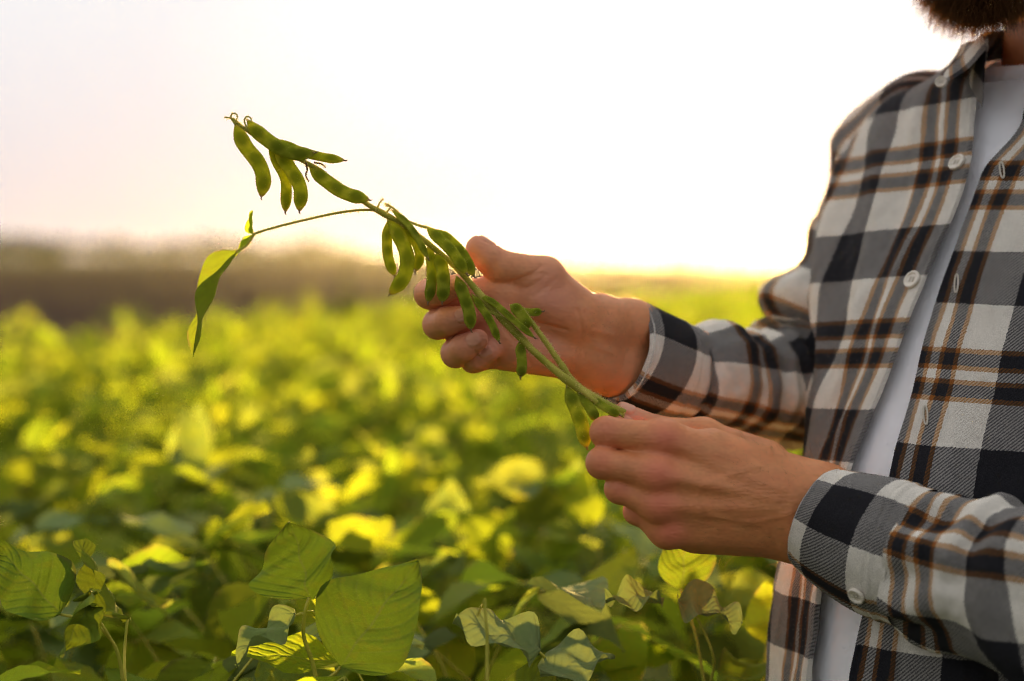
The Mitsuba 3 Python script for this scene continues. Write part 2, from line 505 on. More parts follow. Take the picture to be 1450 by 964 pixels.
def land_height(x, y):
    away = np.clip(left_of_edge(x, y), 0, None)
    r = np.hypot(x, y)
    rise = 4.6 * sstep(30, 520, r) * sstep(0, 130, away)
    far = 6.0 * sstep(700, 2200, r) * (0.6 + 0.5 * meshkit.noise(np.stack([x / 500, y / 500, 0 * x], -1), 3))
    return rise + far * 0.55


def terrain(name, xs, ys, bsdf, lift, keep=None, rough=None, **kw):
    X, Y = np.meshgrid(xs, ys, indexing='ij')
    Z = land_height(X, Y) + lift
    if rough is not None:
        Z = Z + rough(X, Y)
    f = grid_faces(len(xs), len(ys))
    v = np.stack([X, Y, Z], -1).reshape(-1, 3)
    if keep is not None:
        c = v[f].mean(1)
        f = f[keep(c[:, 0], c[:, 1])]
        used = np.unique(f)
        new = np.full(len(v), -1)
        new[used] = np.arange(len(used))
        v, f = v[used], new[f]
    return put(name, (v, f), bsdf, smooth=True, **kw)


def stretch(a, b, n, p=2.0):
    s = np.linspace(-1, 1, n)
    c = np.sign(s) * np.abs(s)**p
    return (a + b) / 2 + c * (b - a) / 2


ys = np.concatenate([-60 + np.zeros(1), np.linspace(-8, 40, 60), 40 + 2960 * np.linspace(0.003, 1, 110)**2])
terrain('ground', stretch(-1500, 1500, 181, 2.6), ys, 'm_soil', 0.0, kind='structure')

# ploughed field: strips of clods beyond the crop's edge, following the edge
s_, a_ = np.concatenate([np.linspace(-20, 60, 120), 60 + 380 * np.linspace(0.005, 1, 90)**1.6]), np.concatenate([np.linspace(0.35, 30, 100), 30 + 78 * np.linspace(0.01, 1, 60)**1.5])
S, A = np.meshgrid(s_, a_, indexing='ij')
ed = np.array([EDGE_DIR[0], 1.0]) / math.hypot(EDGE_DIR[0], 1.0)
X, Y = EDGE_A[0] + S * ed[0] - A * ed[1], EDGE_A[1] + S * ed[1] + A * ed[0]
Z = land_height(X, Y) + 0.03 + 0.10 * meshkit.fbm(np.stack([A * 2.6, S * 0.8, 0 * S], -1), 3, 4) * sstep(0.35, 2, A)
put('ploughed_field', (np.stack([X, Y, Z], -1).reshape(-1, 3), grid_faces(len(s_), len(a_))), 'm_ploughed', smooth=True, kind='structure')

# the meadow on the rise behind the ploughed field
a2 = 107 + 900 * np.linspace(0, 1, 50)**1.3
s2 = np.linspace(-250, 1400, 120)
S, A = np.meshgrid(s2, a2, indexing='ij')
X, Y = EDGE_A[0] + S * ed[0] - A * ed[1], EDGE_A[1] + S * ed[1] + A * ed[0]
put('meadow', (np.stack([X, Y, land_height(X, Y) + 0.25], -1).reshape(-1, 3), grid_faces(len(s2), len(a2))), 'm_meadow', smooth=True, kind='structure')


def tree_mesh(h, seed, leaves=260):
    """A small broad tree: tapered trunk with limbs, crown of leaf clumps. Returns (trunk, crown)."""
    r = np.random.default_rng(seed)
    trunk = [tube(spline([[0, 0, -0.2], [0.02 * h, 0, 0.25 * h], [0, 0.02 * h, 0.6 * h]], 6), np.linspace(0.03, 0.012, 6) * h, 6)]
    for k in range(5):
        a = r.random() * 6.28
        z0 = (0.25 + 0.08 * k) * h
        trunk.append(tube(spline([[0, 0, z0], [0.14 * h * math.cos(a), 0.14 * h * math.sin(a), z0 + 0.12 * h], [0.26 * h * math.cos(a), 0.26 * h * math.sin(a), z0 + 0.28 * h]], 5), np.linspace(0.012, 0.004, 5) * h, 5))
    c = r.normal(size=(14, 3)) * [0.17, 0.17, 0.13] * h + [0, 0, 0.66 * h]
    p = c[r.integers(0, 14, leaves)] + r.normal(size=(leaves, 3)) * 0.07 * h
    u, w = nrm(r.normal(size=(leaves, 3))), nrm(r.normal(size=(leaves, 3)))
    s = 0.11 * h * (0.6 + 0.8 * r.random((leaves, 1)))
    v = np.stack([p - u * s, p + w * s * 0.8, p + u * s, p - w * s * 0.8], 1).reshape(-1, 3)
    b = np.arange(leaves) * 4
    return join(trunk), (v, np.vstack([np.stack([b, b + 1, b + 2], 1), np.stack([b, b + 2, b + 3], 1)]))


# the far wood along the skyline: one mass in the photograph
crowns, trunks = [], []
r = np.random.default_rng(11)
for i in range(260):
    px = r.uniform(-160, 1330)
    thin = 1 - 0.72 * sstep(180, 700, px)
    d = r.uniform(430, 560) + 500 * sstep(300, 900, px)
    x, y = (px - 725) / FPX * d, d
    h = r.uniform(2.6, 4.6) * (0.35 + 0.65 * thin) * (1.35 if r.random() < 0.18 else 1) * (1.0 + 0.3 * sstep(0.55, 0.8, meshkit.noise(np.array([px / 45.0, 0, 0]), 2)))
    t, c = tree_mesh(h, 500 + i, 280)
    o = np.array([x, y, float(land_height(np.array(x), np.array(y)))])
    wide = np.array([2.2, 2.2, 1.0])
    crowns.append((c[0] * wide + o, c[1]))
    trunks.append((t[0] + o, t[1]))
wood = tag(key_for('far_wood'), 'low dark line of far trees along the hazy skyline on the left', 'wood', kind='stuff')
put('crown', join(crowns), 'm_treeleaf', wood)
put('trunk', join(trunks), 'm_bark', wood)

# the hazy evening air round the whole place
scene['haze'] = {'type': 'cube', 'to_world': T().translate([0, 1450, 6.6]).scale([1600, 1650, 8.0]), 'bsdf': {'type': 'null'}, 'interior': {'type': 'ref', 'id': 'air'}}
tag('haze', 'pale evening haze hanging over the field', 'haze', kind='stuff')

# ------------------------------------------------------------------ the soybean crop
def plant_parts(seed, leaves=11, h=0.98, nu=6, nv=7, big=1.0):
    """One upright soybean plant: (stem mesh, [leaflet meshes])."""
    r = np.random.default_rng(seed)
    lean = r.normal(size=2) * 0.03
    top = h - 0.10
    main = spline([[0, 0, 0], [lean[0] * 0.5, lean[1] * 0.5, top * 0.5], [lean[0], lean[1], top]], 7)
    stems = [tube(main, np.linspace(0.0042, 0.0018, 7), 5)]
    out = []
    a0 = r.random() * 6.28
    for k in range(leaves):
        f = k / (leaves - 1)
        z = top * (0.42 + 0.58 * f**0.75)
        base = np.array([np.interp(z, main[:, 2], main[:, 0]), np.interp(z, main[:, 2], main[:, 1]), z])
        a = a0 + k * 2.45 + r.normal() * 0.35
        ln = r.uniform(0.10, 0.21) * (1.15 - 0.40 * f)
        rise = r.uniform(0.35, 0.95) + 0.5 * f
        dirn = np.array([math.cos(a), math.sin(a), rise])
        end = base + nrm(dirn) * ln + [0, 0, 0.01]
        stems.append(tube(spline([base, base + nrm(dirn + [0, 0, 0.5]) * ln * 0.5, end], 5), np.linspace(0.0016, 0.001, 5), 4))
        size = big * r.uniform(0.082, 0.120) * (1.0 - 0.18 * f)
        tilt = r.normal() * 0.45 - 0.15
        for j, da in enumerate((0, 1.25, -1.25)):
            aa = a + da + r.normal() * 0.2
            up = tilt + r.normal() * 0.40 - (0.1 if j else 0)
            td = np.array([math.cos(aa) * math.cos(up), math.sin(aa) * math.cos(up), math.sin(up)])
            nn = np.array([r.normal() * 0.36, r.normal() * 0.36, 1.0]) - 0.2 * np.array([math.cos(aa), math.sin(aa), 0])
            b0 = end + (nrm(td) * 0.022 if j == 0 else nrm(td) * 0.004)
            L = size * (1.08 if j == 0 else 0.92)
            v, fc, uv = leaf_mesh(L, L * r.uniform(0.56, 0.72), nu, nv, fold=r.uniform(0.05, 0.5), droop=r.uniform(0.0, 0.9), wave=0.004, twist=r.normal() * 0.25, seed=int(r.integers(1e9)))
            out.append((place(v, b0, td, nn), fc, uv))
            stems.append(tube(np.array([end, b0]), 0.0008, 4))
    return join(stems), out


def spin(x, y, z, a, s, tx=0.0, ty=0.0):
    return T().translate([float(x), float(y), float(z)]).rotate([0, 0, 1], float(a)).rotate([1, 0, 0], float(tx)).rotate([0, 1, 0], float(ty)).scale(float(s))


NEAR = []
for q in range(7):                                         # plants near enough to tell their leaves apart
    st, lv = plant_parts(40 + q, 16, nu=6, nv=9, big=1.10)
    g = {'type': 'shapegroup', 'stem': mikit.ply(st, 'm_stem', True)}
    for i, (v, f, uv) in enumerate(lv):
        g['leaf' if i == 0 else f'leaf_{i:03d}'] = mikit.ply((v, f), ('m_leaf_shaded', 'm_leaf', 'm_leaf_pale', 'm_leaf', 'm_leaf', 'm_leaf_pale', 'm_leaf', 'm_leaf_shaded', 'm_leaf', 'm_leaf')[(i * 7 + q) % 10], True, uv=uv)
    scene[f'g_near_{q}'] = g
    NEAR.append(f'g_near_{q}')
MID = []
for q in range(6):
    st, lv = plant_parts(80 + q, 11, nu=4, nv=5)
    v, f, uv = join_uv(lv)
    scene[f'g_mid_{q}'] = {'type': 'shapegroup', 'stem': mikit.ply(st, 'm_stem', True), 'foliage': mikit.ply((v, f), 'm_leaf', True, uv=uv)}
    MID.append(f'g_mid_{q}')
FAR = []
for q in range(4):                                         # tufts of the crop further off
    rr = np.random.default_rng(300 + q)
    lv = []
    for k in range(230):
        a, up = rr.random() * 6.28, rr.normal() * 0.5
        td = np.array([math.cos(a) * math.cos(up), math.sin(a) * math.cos(up), math.sin(up)])
        x_, y_ = rr.uniform(-0.5, 0.5, 2)
        v, f, uv = leaf_mesh(rr.uniform(0.08, 0.12), rr.uniform(0.06, 0.085), 2, 4, fold=0.3, droop=0.5, seed=int(rr.integers(1e9)))
        lv.append((place(v, [x_, y_, 0.74 + 0.26 * rr.random()**0.6 + 0.04 * math.sin(x_ * 12.6)], td, [rr.normal() * 0.5, rr.normal() * 0.5, 1]), f, uv))
    v, f, uv = join_uv(lv)
    scene[f'g_far_{q}'] = {'type': 'shapegroup', 'foliage': mikit.ply((v, f), 'm_leaf', True, uv=uv)}
    FAR.append(f'g_far_{q}')

r = np.random.default_rng(21)
spots = []
for row in np.arange(-9, 16, 0.27):                        # rows run away from the camera, a little to the right
    for y in np.arange(0.85, 15.0, 0.155):
        x = row + 0.22 * (y - 1.4) + r.normal() * 0.035
        yy = y + r.normal() * 0.05
        ax = abs(x) / yy
        if ax > 0.36 + 0.25 / yy or left_of_edge(x, yy) > -0.1:
            continue
        spots.append((math.hypot(x, yy), x, yy))
spots.sort()
BODY_XY = np.array([0.47, 1.62])
kept, n = [], 0
for dist, x, y in spots:
    if dist < 0.82:
        continue
    body = np.hypot(*(np.array([x, y]) - BODY_XY)) < 0.30                          # where the man stands
    reach = y < 1.62 and x > 0.07 and y > 1.0 and x < 0.7                           # below his arms the crop is pressed a little lower
    if body:
        continue
    kept.append((dist, x, y, reach))
GROUP = 'soybean plants of the field'
for i, (dist, x, y, reach) in enumerate(kept):
    near, ind = dist < 2.7, i < 295
    g = (NEAR if near else MID)[r.integers(0, len(NEAR if near else MID))]
    s = r.uniform(0.95, 1.04 if near else 1.07) * (0.93 if reach else 1.0) * (0.97 if dist < 1.3 else 1.0) * (1.0 + 0.035 * sstep(1.6, 4.0, dist))
    m = spin(x, y, float(land_height(np.array(x), np.array(y))), r.uniform(0, 360), s, r.normal() * 3, r.normal() * 3)
    if near and 2.35 < y < 2.5 and -0.16 < x < 0.06:       # a low spot in the stand
        m = m @ T().scale(0.93)
    if ind:
        k = key_for('soybean_plant')
        tag(k, *(('leafy soybean plant in the front rows, its large leaves nearly in focus', 'soybean plant', 'soybean plants of the front rows') if near else ('blurred yellow green soybean plant further back in the crop', 'soybean plant', 'soybean plants further back')))
    else:
        n += 1
        k = f'soybean_crop__{n:04d}'
    scene[k] = {'type': 'instance', 'shapegroup': {'type': 'ref', 'id': g}, 'to_world': m}
y = 14.6
while y < 62:
    step = 0.8
    for x in np.arange(-0.34 * y - 1, 0.34 * y + 1, step):
        if left_of_edge(x, y) < -0.45:
            n += 1
            scene[f'soybean_crop__{n:04d}'] = {'type': 'instance', 'shapegroup': {'type': 'ref', 'id': FAR[r.integers(0, 4)]},
                                               'to_world': spin(x + r.normal() * 0.1, y + r.normal() * 0.1, 0.04 * r.normal(), r.integers(0, 4) * 90, 1.0)}
    y += step
tag('soybean_crop', 'dense yellow green soybean crop stretching to the horizon behind the hands', 'soybean crop', kind='stuff')
# the crop beyond: a leafy canopy surface at the height of the plants
xs, ys = np.concatenate([np.linspace(-4, 60, 170), np.linspace(62, 900, 90)]), np.concatenate([np.linspace(56, 200, 160), np.linspace(204, 1500, 120)])
terrain('distant_crop', xs, ys, 'm_canopy', 0.90, keep=lambda x, y: left_of_edge(x, y) < -0.3,
        rough=lambda x, y: 0.24 * meshkit.fbm(np.stack([x * 1.7, y * 0.8, 0 * x], -1), 3, 9), label='far part of the green crop reaching the glowing horizon', kind='stuff', cat='soybean crop')

# a tall dark weed rising out of the crop, far out of focus
p_ = at(487, 470, 6.2)
k = thing('tall_weed', 'tall thin blurred weed rising above the crop between the hanging leaf and the fingers', 'weed')
base = np.array([p_[0], p_[1], 0.0])
rw = np.random.default_rng(77)
sp = spline([base, base + [0.02, 0, 0.7], base + [0.0, 0.02, 1.27]], 12)
put('stem', tube(sp, np.linspace(0.007, 0.003, 12), 6), 'm_stem', k, smooth=True)
for i in range(26):
    z = rw.uniform(0.75, 1.27)
    a = rw.random() * 6.28
    v, f, uv = leaf_mesh(rw.uniform(0.06, 0.10), 0.03, 4, 6, fold=0.3, droop=0.5, seed=i)
    put('leaf', (place(v, [np.interp(z, sp[:, 2], sp[:, 0]), np.interp(z, sp[:, 2], sp[:, 1]), z], [math.cos(a), math.sin(a), 0.5], [-0.3 * math.cos(a), -0.3 * math.sin(a), 1]), f), 'm_leaf_shaded', k, smooth=True, uv=uv)

print('plants', len(kept), 'far', n)

# ------------------------------------------------------------------ the man: body (one continuous skin)
MAN = thing('person', 'bearded man in an open plaid flannel shirt and white undershirt holding a green bean stalk', 'person')
YAW = math.radians(40)
FRONT = np.array([-math.cos(YAW), -math.sin(YAW), 0.0])               # where his chest faces
RIGHT = np.array([-math.sin(YAW), math.cos(YAW), 0.0])                # his right hand side, away from the lens
ZUP = np.array([0, 0, 1.0])

# torso section by height: image row of the level, column and depth of the chest's middle line, half width, half depth
LEVELS = np.array([
    [1080, 1178, 1.415, 0.126, 0.130], [964, 1186, 1.420, 0.126, 0.128], [850, 1199, 1.432, 0.128, 0.126], [660, 1240, 1.455, 0.136, 0.124],
    [500, 1293, 1.475, 0.154, 0.120], [350, 1342, 1.497, 0.178, 0.116], [250, 1383, 1.512, 0.188, 0.110], [190, 1412, 1.525, 0.190, 0.101],
    [150, 1428, 1.533, 0.180, 0.091], [122, 1440, 1.538, 0.158, 0.081], [98, 1450, 1.540, 0.112, 0.072], [72, 1452, 1.542, 0.080, 0.066], [45, 1452, 1.542, 0.066, 0.063]])
_f = at(LEVELS[:, 1], LEVELS[:, 0], LEVELS[:, 2])                     # chest middle line
_o = np.argsort(_f[:, 2])
LZ = _f[_o, 2]
LA, LB = LEVELS[_o, 3], LEVELS[_o, 4]
LY = np.radians(np.interp(LZ, LZ[[0, 1, 2, 3, 4, 5, -1]], [27, 27, 27.5, 31, 36, 40, 40]))   # the hips are turned further to the side than the chest
LC = _f[_o] + np.stack([np.cos(LY), np.sin(LY), 0 * LY], 1) * LB[:, None]      # section centres


def torso(z, phi, grow=0.0, n=2.35):
    """Point of the trunk at height z, phi from the front towards his right."""
    z, phi = np.broadcast_arrays(np.asarray(z, float), np.asarray(phi, float))
    from scipy.interpolate import PchipInterpolator as P
    cx, cy, a, b, w = (P(LZ, q)(z) for q in (LC[:, 0], LC[:, 1], LA, LB, LY))
    front = np.stack([-np.cos(w), -np.sin(w), 0 * w], -1)
    right = np.stack([-np.sin(w), np.cos(w), 0 * w], -1)
    c, s = np.cos(phi), np.sin(phi)
    cc, ss = np.sign(c) * np.abs(c)**(2 / n), np.sign(s) * np.abs(s)**(2 / n)
    p = np.stack([cx, cy, z], -1)
    return p + ((b + grow) * cc)[..., None] * front + ((a + grow) * ss)[..., None] * right


NEAR_WRIST, NEAR_ELBOW, NEAR_SHOULDER = at(1150, 726, 1.400), at(1640, 872, 1.215), at(1790, 190, 1.43)
FAR_WRIST, FAR_ELBOW, FAR_SHOULDER = at(872, 492, 1.508), at(1150, 545, 1.665), at(1256, 198, 1.70)


def finger(Fd, joints, radii, root, kbig=0.011, ksmall=0.0012, kown=0.0035):
    """One finger as its own chain, fused to the palm softly at its root and only touching elsewhere."""
    G = np.full_like(Fd.F, 0.03)
    for (a, b), (ra, rb) in zip(zip(joints[:-1], joints[1:]), zip(radii[:-1], radii[1:])):
        Fd.cone(a, b, ra, rb, kown, G)
    lo, hi = np.min(joints, 0) - 0.045, np.max(joints, 0) + 0.045
    sl, X, Y, Z = Fd.box(lo, hi)
    d = np.sqrt((X - root[0])**2 + (Y - root[1])**2 + (Z - root[2])**2)
    k = ksmall + (kbig - ksmall) * np.clip(1 - (d - 0.012) / 0.022, 0, 1)
    Fd.F[sl] = smin(Fd.F[sl], G[sl], k)


def surface_line(v, nv, pts):
    """Marks made on the modelled hand: the points of its surface seen at these places."""
    x, y, d = pix(v)
    facing = np.einsum('ij,ij->i', nv, nrm(EYE - v)) > 0.1
    idx = np.where(facing)[0]
    out = []
    for a, b in pts:
        e = np.hypot(x[idx] - a, y[idx] - b)
        near = idx[e < max(4.0, e.min() + 1)]
        out.append(v[near[np.argmin(d[near])]])
    return np.array(out)


def dent(v, n, lines):
    off = np.zeros(len(v))
    for pts, depth, width in lines:
        L = surface_line(v, n, pts)
        if len(L) > 2:
            L = spline(L, 3 * len(L))
        off += depth * np.exp(-(seg_dist(v, L) / width)**2)
    return v + n * off[:, None]


TONE = np.array([0.565, 0.212, 0.080])


def tint(v, c, centre, radius, colour, amount):
    w = amount * np.exp(-(np.linalg.norm(v - centre, axis=1) / radius)**2)
    return c * (1 - w[:, None]) + np.asarray(colour) * w[:, None]


def nail(v, n, c, tip, back, dorsal, half, length, mix_=0.75):
    """A finger nail: a flat raised plate with a groove round it, on the back of the finger tip."""
    x = nrm(back)
    z = nrm(dorsal - x * (dorsal @ x))
    y = np.cross(z, x)
    q = v - tip
    a, b, h = q @ x, q @ y, q @ z
    ok = (h > 0.0) & (h < 0.013) & (n @ z > 0.25)
    e = np.maximum(np.abs(b) / half, np.abs(a - length / 2 + 0.001) / (length / 2))
    r = ((np.abs(b) / half)**3.2 + (np.abs(a - length / 2) / (length / 2))**3.2)**(1 / 3.2)
    plate = ok * sstep(1.0, 0.86, r)
    groove = ok * np.exp(-((r - 1.08) / 0.10)**2)
    v = v + n * (0.0004 * plate - 0.0007 * groove)[:, None]
    w = (plate * mix_)[:, None]
    return v, c * (1 - w) + np.array([0.64, 0.33, 0.22]) * w


def near_hand():
    W = NEAR_WRIST
    J = dict(
        index=at([940, 858, 868, 886], [621, 612, 605, 603], [1.384, 1.390, 1.411, 1.421]),
        middle=at([931, 853, 866, 892], [671, 655, 648, 640], [1.378, 1.386, 1.410, 1.424]),
        ring=at([934, 877, 888, 912], [714, 692, 683, 672], [1.382, 1.390, 1.412, 1.425]),
        pinky=at([946, 901, 909, 926], [750, 724, 715, 702], [1.391, 1.399, 1.416, 1.427]),
        thumb=at([1085, 996, 930, 881], [655, 617, 609, 584], [1.425, 1.437, 1.440, 1.436]))
    R = dict(index=[.0126, .0112, .0092, .0078], middle=[.0126, .0114, .0094, .008], ring=[.0122, .0103, .009, .0078], pinky=[.0115, .009, .008, .007], thumb=[.016, .0128, .0112, .0082])
    pts = np.vstack(list(J.values()) + [W[None], (W * 0.55 + NEAR_ELBOW * 0.45)[None]])
    Fd = Field(pts.min(0) - 0.045, pts.max(0) + 0.045, 0.0013)
    wr = at([1118, 1112, 1108, 1106], [688, 706, 728, 752], [1.392, 1.389, 1.390, 1.397])
    for k, (nme, w) in enumerate(zip(('index', 'middle', 'ring', 'pinky'), wr)):
        Fd.cone(w, J[nme][0], 0.0165, [0.0128, 0.0130, 0.0125, 0.0115][k], 0.010)
        Fd.cone(w + FWD * 0.012, J[nme][0] + FWD * 0.008, 0.0165, 0.0125, 0.010)
    Fd.cone(at(1120, 752, 1.408), at(985, 756, 1.410), 0.018, 0.014, 0.012)               # little finger side
    Fd.cone(J['thumb'][0], J['thumb'][1], 0.018, 0.0128, 0.012)
    Fd.cone(at(1105, 680, 1.405), at(1010, 628, 1.400), 0.018, 0.011, 0.012)               # web of the thumb
    Fd.cone(at(905, 641, 1.398), at(868, 634, 1.402), 0.0115, 0.0105, 0.006)
    e = nrm(NEAR_ELBOW - W)
    side = nrm(np.cross(e, FWD))
    side = side * np.sign(side @ UP)
    for s, rr, dd in ((1, 0.0245, 0.0), (-1, 0.0245, 0.004)):
        a = W + side * s * 0.0135 + FWD * dd
        Fd.cone(a - e * 0.012, a + e * 0.006, rr - 0.001, rr - 0.001, 0.016)
        Fd.cone(a + e * 0.006, W + e * 0.04 + side * s * 0.006 - UP * 0.006, rr - 0.001, 0.0205, 0.014)
        Fd.cone(W + e * 0.04 + side * s * 0.006 - UP * 0.006, W + e * 0.13 + side * s * 0.006 - UP * 0.004, 0.0205, 0.021, 0.014)
    for nme in J:
        root = J[nme][1] if nme == 'thumb' else J[nme][0]
        jj, rr = (J[nme][1:], R[nme][1:]) if nme == 'thumb' else (J[nme], R[nme])
        finger(Fd, jj, rr, root)
    for nme in ('index', 'middle', 'ring', 'pinky'):                                       # knuckle bones
        Fd.cone(J[nme][0] - FWD * 0.0030, J[nme][0] - FWD * 0.0025 + 0.006 * nrm(W - J[nme][0]), 0.0105, 0.009, 0.008)
        Fd.cone(J[nme][1] - FWD * 0.0008, J[nme][1], R[nme][1] + 0.0002, R[nme][1], 0.004)
    v, f = Fd.mesh()
    v, f = taubin(v, f, 8)
    n = vnormals(v, f)
    v = dent(v, n, [
        ([(912, 624), (912, 648)], 0.0, 0.002),
        ([(1110, 690), (1040, 668), (965, 636)], 0.0008, 0.0045), ([(1100, 705), (1030, 695), (955, 680)], 0.0009, 0.0045),     # tendons
        ([(1098, 725), (1030, 722), (958, 718)], 0.0008, 0.0045), ([(1060, 700), (1010, 706), (960, 695)], -0.0010, 0.006),
        ([(1050, 676), (1000, 664), (960, 655)], -0.0009, 0.006), ([(1040, 742), (1000, 742), (962, 735)], -0.0009, 0.005),
        ([(1075, 655), (1030, 672), (1000, 684), (985, 705), (990, 730)], 0.0006, 0.0022), ([(1120, 730), (1060, 742), (1010, 735)], 0.0006, 0.0022),   # veins
        ([(1150, 690), (1148, 715), (1152, 745)], -0.0006, 0.0015), ([(1143, 680), (1140, 700)], -0.0004, 0.0012),
        ([(850, 600), (849, 622)], -0.0005, 0.0012), ([(857, 598), (856, 624)], -0.0005, 0.0012), ([(864, 600), (863, 622)], -0.0004, 0.0011),           # knuckle wrinkles
        ([(850, 645), (849, 664)], -0.0005, 0.0012), ([(857, 643), (856, 666)], -0.0005, 0.0012),
        ([(875, 684), (874, 700)], -0.0005, 0.0012), ([(881, 684), (880, 701)], -0.0004, 0.0011)])
    c = np.tile(TONE, (len(v), 1))
    m = meshkit.fbm(v * 70, 3, 2)[:, None]
    c = c * (0.86 + 0.28 * m) * (0.90 + 0.20 * meshkit.fbm(v * 420, 2, 6)[:, None])
    c = c * np.stack([np.ones(len(v)), *([0.90 + 0.20 * meshkit.fbm(v * 130, 3, 9)] * 2)], 1)
    for nme in ('index', 'middle', 'ring', 'pinky'):
        c = tint(v, c, J[nme][0] - FWD * 0.012, 0.013, [0.60, 0.150, 0.085], 0.8)
        c = tint(v, c, J[nme][1] - FWD * 0.006, 0.010, [0.60, 0.155, 0.09], 0.7)
        c = tint(v, c, J[nme][3], 0.014, [0.58, 0.22, 0.15], 0.5)
    c = tint(v, c, J['thumb'][3], 0.02, [0.62, 0.28, 0.20], 0.6)
    n = vnormals(v, f)
    t = J['thumb']
    v, c = nail(v, n, c, t[3] - 0.006 * nrm(t[2] - t[3]), t[2] - t[3], UP * 0.9 - FWD * 0.35, 0.0072, 0.0135, 0.9)
    return v, f, c


def far_hand():
    W = FAR_WRIST
    J = dict(
        index=at([706, 608, 624, 654], [416, 416, 411, 403], [1.452, 1.449, 1.428, 1.423]),
        middle=at([698, 620, 634, 660], [447, 459, 454, 448], [1.450, 1.450, 1.429, 1.424]),
        ring=at([704, 645, 656, 676], [477, 500, 492, 481], [1.452, 1.449, 1.431, 1.426]),
        pinky=at([722, 670, 676, 694], [497, 510, 507, 498], [1.458, 1.460, 1.444, 1.438]),
        thumb=at([822, 772, 708, 678], [446, 389, 378, 354], [1.478, 1.456, 1.444, 1.440]))
    R = dict(index=[.0128, .0116, .0108, .0088], middle=[.0128, .0116, .0106, .0088], ring=[.0125, .0112, .0102, .0085], pinky=[.0115, .0098, .009, .0078], thumb=[.017, .0140, .0132, .0098])
    pts = np.vstack(list(J.values()) + [W[None], (W * 0.55 + FAR_ELBOW * 0.45)[None]])
    Fd = Field(pts.min(0) - 0.045, pts.max(0) + 0.045, 0.0013)
    wr = at([838, 836, 834, 832], [462, 478, 494, 508], [1.492, 1.494, 1.496, 1.497])
    for k, (nme, w) in enumerate(zip(('index', 'middle', 'ring', 'pinky'), wr)):
        Fd.cone(w, J[nme][0], 0.0165, [0.0128, 0.0128, 0.0125, 0.0115][k], 0.010)
        Fd.cone(w + FWD * 0.010, J[nme][0] + FWD * 0.006, 0.0165, 0.0125, 0.010)
    Fd.cone(at(830, 500, 1.482), at(745, 498, 1.462), 0.0185, 0.0135, 0.012)                # heel of the hand
    Fd.cone(at(838, 462, 1.482), J['thumb'][1] + 0.004 * UP * -1, 0.0205, 0.0158, 0.012)    # ball of the thumb
    Fd.cone(at(812, 450, 1.468), at(765, 428, 1.452), 0.0185, 0.0140, 0.012)
    Fd.cone(at(762, 414, 1.460), J['index'][0] + 0.004 * UP, 0.0115, 0.0098, 0.012)         # web of the thumb
    e = nrm(FAR_ELBOW - W)
    side = nrm(np.cross(e, FWD))
    side = side * np.sign(side @ UP)
    for s in (1, -1):
        a = W + side * s * 0.0185
        Fd.cone(a - e * 0.02, a + e * 0.012, 0.0215, 0.0215, 0.016)
        Fd.cone(a + e * 0.012, W + e * 0.06 + side * s * 0.010, 0.0215, 0.0200, 0.012)
        Fd.cone(W + e * 0.06 + side * s * 0.010, W + e * 0.13 + side * s * 0.008, 0.0200, 0.0200, 0.012)
    for nme in J:
        root = J[nme][1] if nme == 'thumb' else J[nme][0]
        jj, rr = (J[nme][1:], R[nme][1:]) if nme == 'thumb' else (J[nme], R[nme])
        finger(Fd, jj, rr, root)
    t = J['thumb']
    Fd.cone(t[3] + 0.002 * UP, t[3] * 0.55 + t[2] * 0.45 - FWD * 0.002, 0.0092, 0.0115, 0.004)    # thumb pad
    v, f = Fd.mesh()
    v, f = taubin(v, f, 8)
    n = vnormals(v, f)
    v = dent(v, n, [
        ([(728, 402), (742, 396), (757, 386), (768, 374)], -0.0012, 0.0016), ([(735, 404), (752, 396), (768, 384)], -0.0007, 0.0014),       # creases at the thumb's root
        ([(742, 410), (760, 402), (776, 388)], -0.0007, 0.0014), ([(752, 418), (772, 408), (790, 392)], -0.0005, 0.0015),
        ([(700, 356), (704, 376), (702, 394)], -0.0006, 0.0014), ([(694, 358), (697, 376), (695, 392)], -0.0004, 0.0012),
        ([(690, 425), (720, 442), (755, 458), (800, 470)], -0.0010, 0.0020), ([(690, 440), (720, 468), (745, 500), (752, 520)], -0.0009, 0.0018),  # lines of the palm
        ([(703, 490), (704, 520)], -0.0009, 0.0014), ([(675, 500), (676, 519)], -0.0009, 0.0014),
        ([(822, 440), (826, 470), (822, 505), (815, 525)], -0.0009, 0.0018), ([(832, 440), (836, 470), (832, 510)], -0.0006, 0.0016),
        ([(845, 470), (870, 478)], 0.0008, 0.003), ([(842, 492), (870, 500)], 0.0007, 0.003),                                               # tendons of the wrist
        ([(636, 443), (637, 476)], -0.0004, 0.0011), ([(655, 484), (654, 506)], -0.0003, 0.0011), ([(625, 400), (625, 432)], -0.0004, 0.0011)])
    c = np.tile(np.array([0.590, 0.236, 0.098]), (len(v), 1))
    m = meshkit.fbm(v * 60, 3, 4)[:, None]
    c = c * (0.85 + 0.30 * m) * (0.90 + 0.20 * meshkit.fbm(v * 420, 2, 6)[:, None])
    c = c * np.stack([np.ones(len(v)), *([0.90 + 0.20 * meshkit.fbm(v * 130, 3, 9)] * 2)], 1)
    for nme in J:
        c = tint(v, c, J[nme][3], 0.016, [0.60, 0.235, 0.165], 0.6)
        c = tint(v, c, J[nme][1] - FWD * 0.008, 0.010, [0.58, 0.22, 0.15], 0.4)
    c = tint(v, c, at(780, 420, 1.44), 0.022, [0.60, 0.25, 0.175], 0.6)
    c = tint(v, c, at(770, 500, 1.45), 0.022, [0.58, 0.24, 0.165], 0.5)
    c = tint(v, c, at(705, 440, 1.44), 0.016, [0.56, 0.20, 0.13], 0.5)
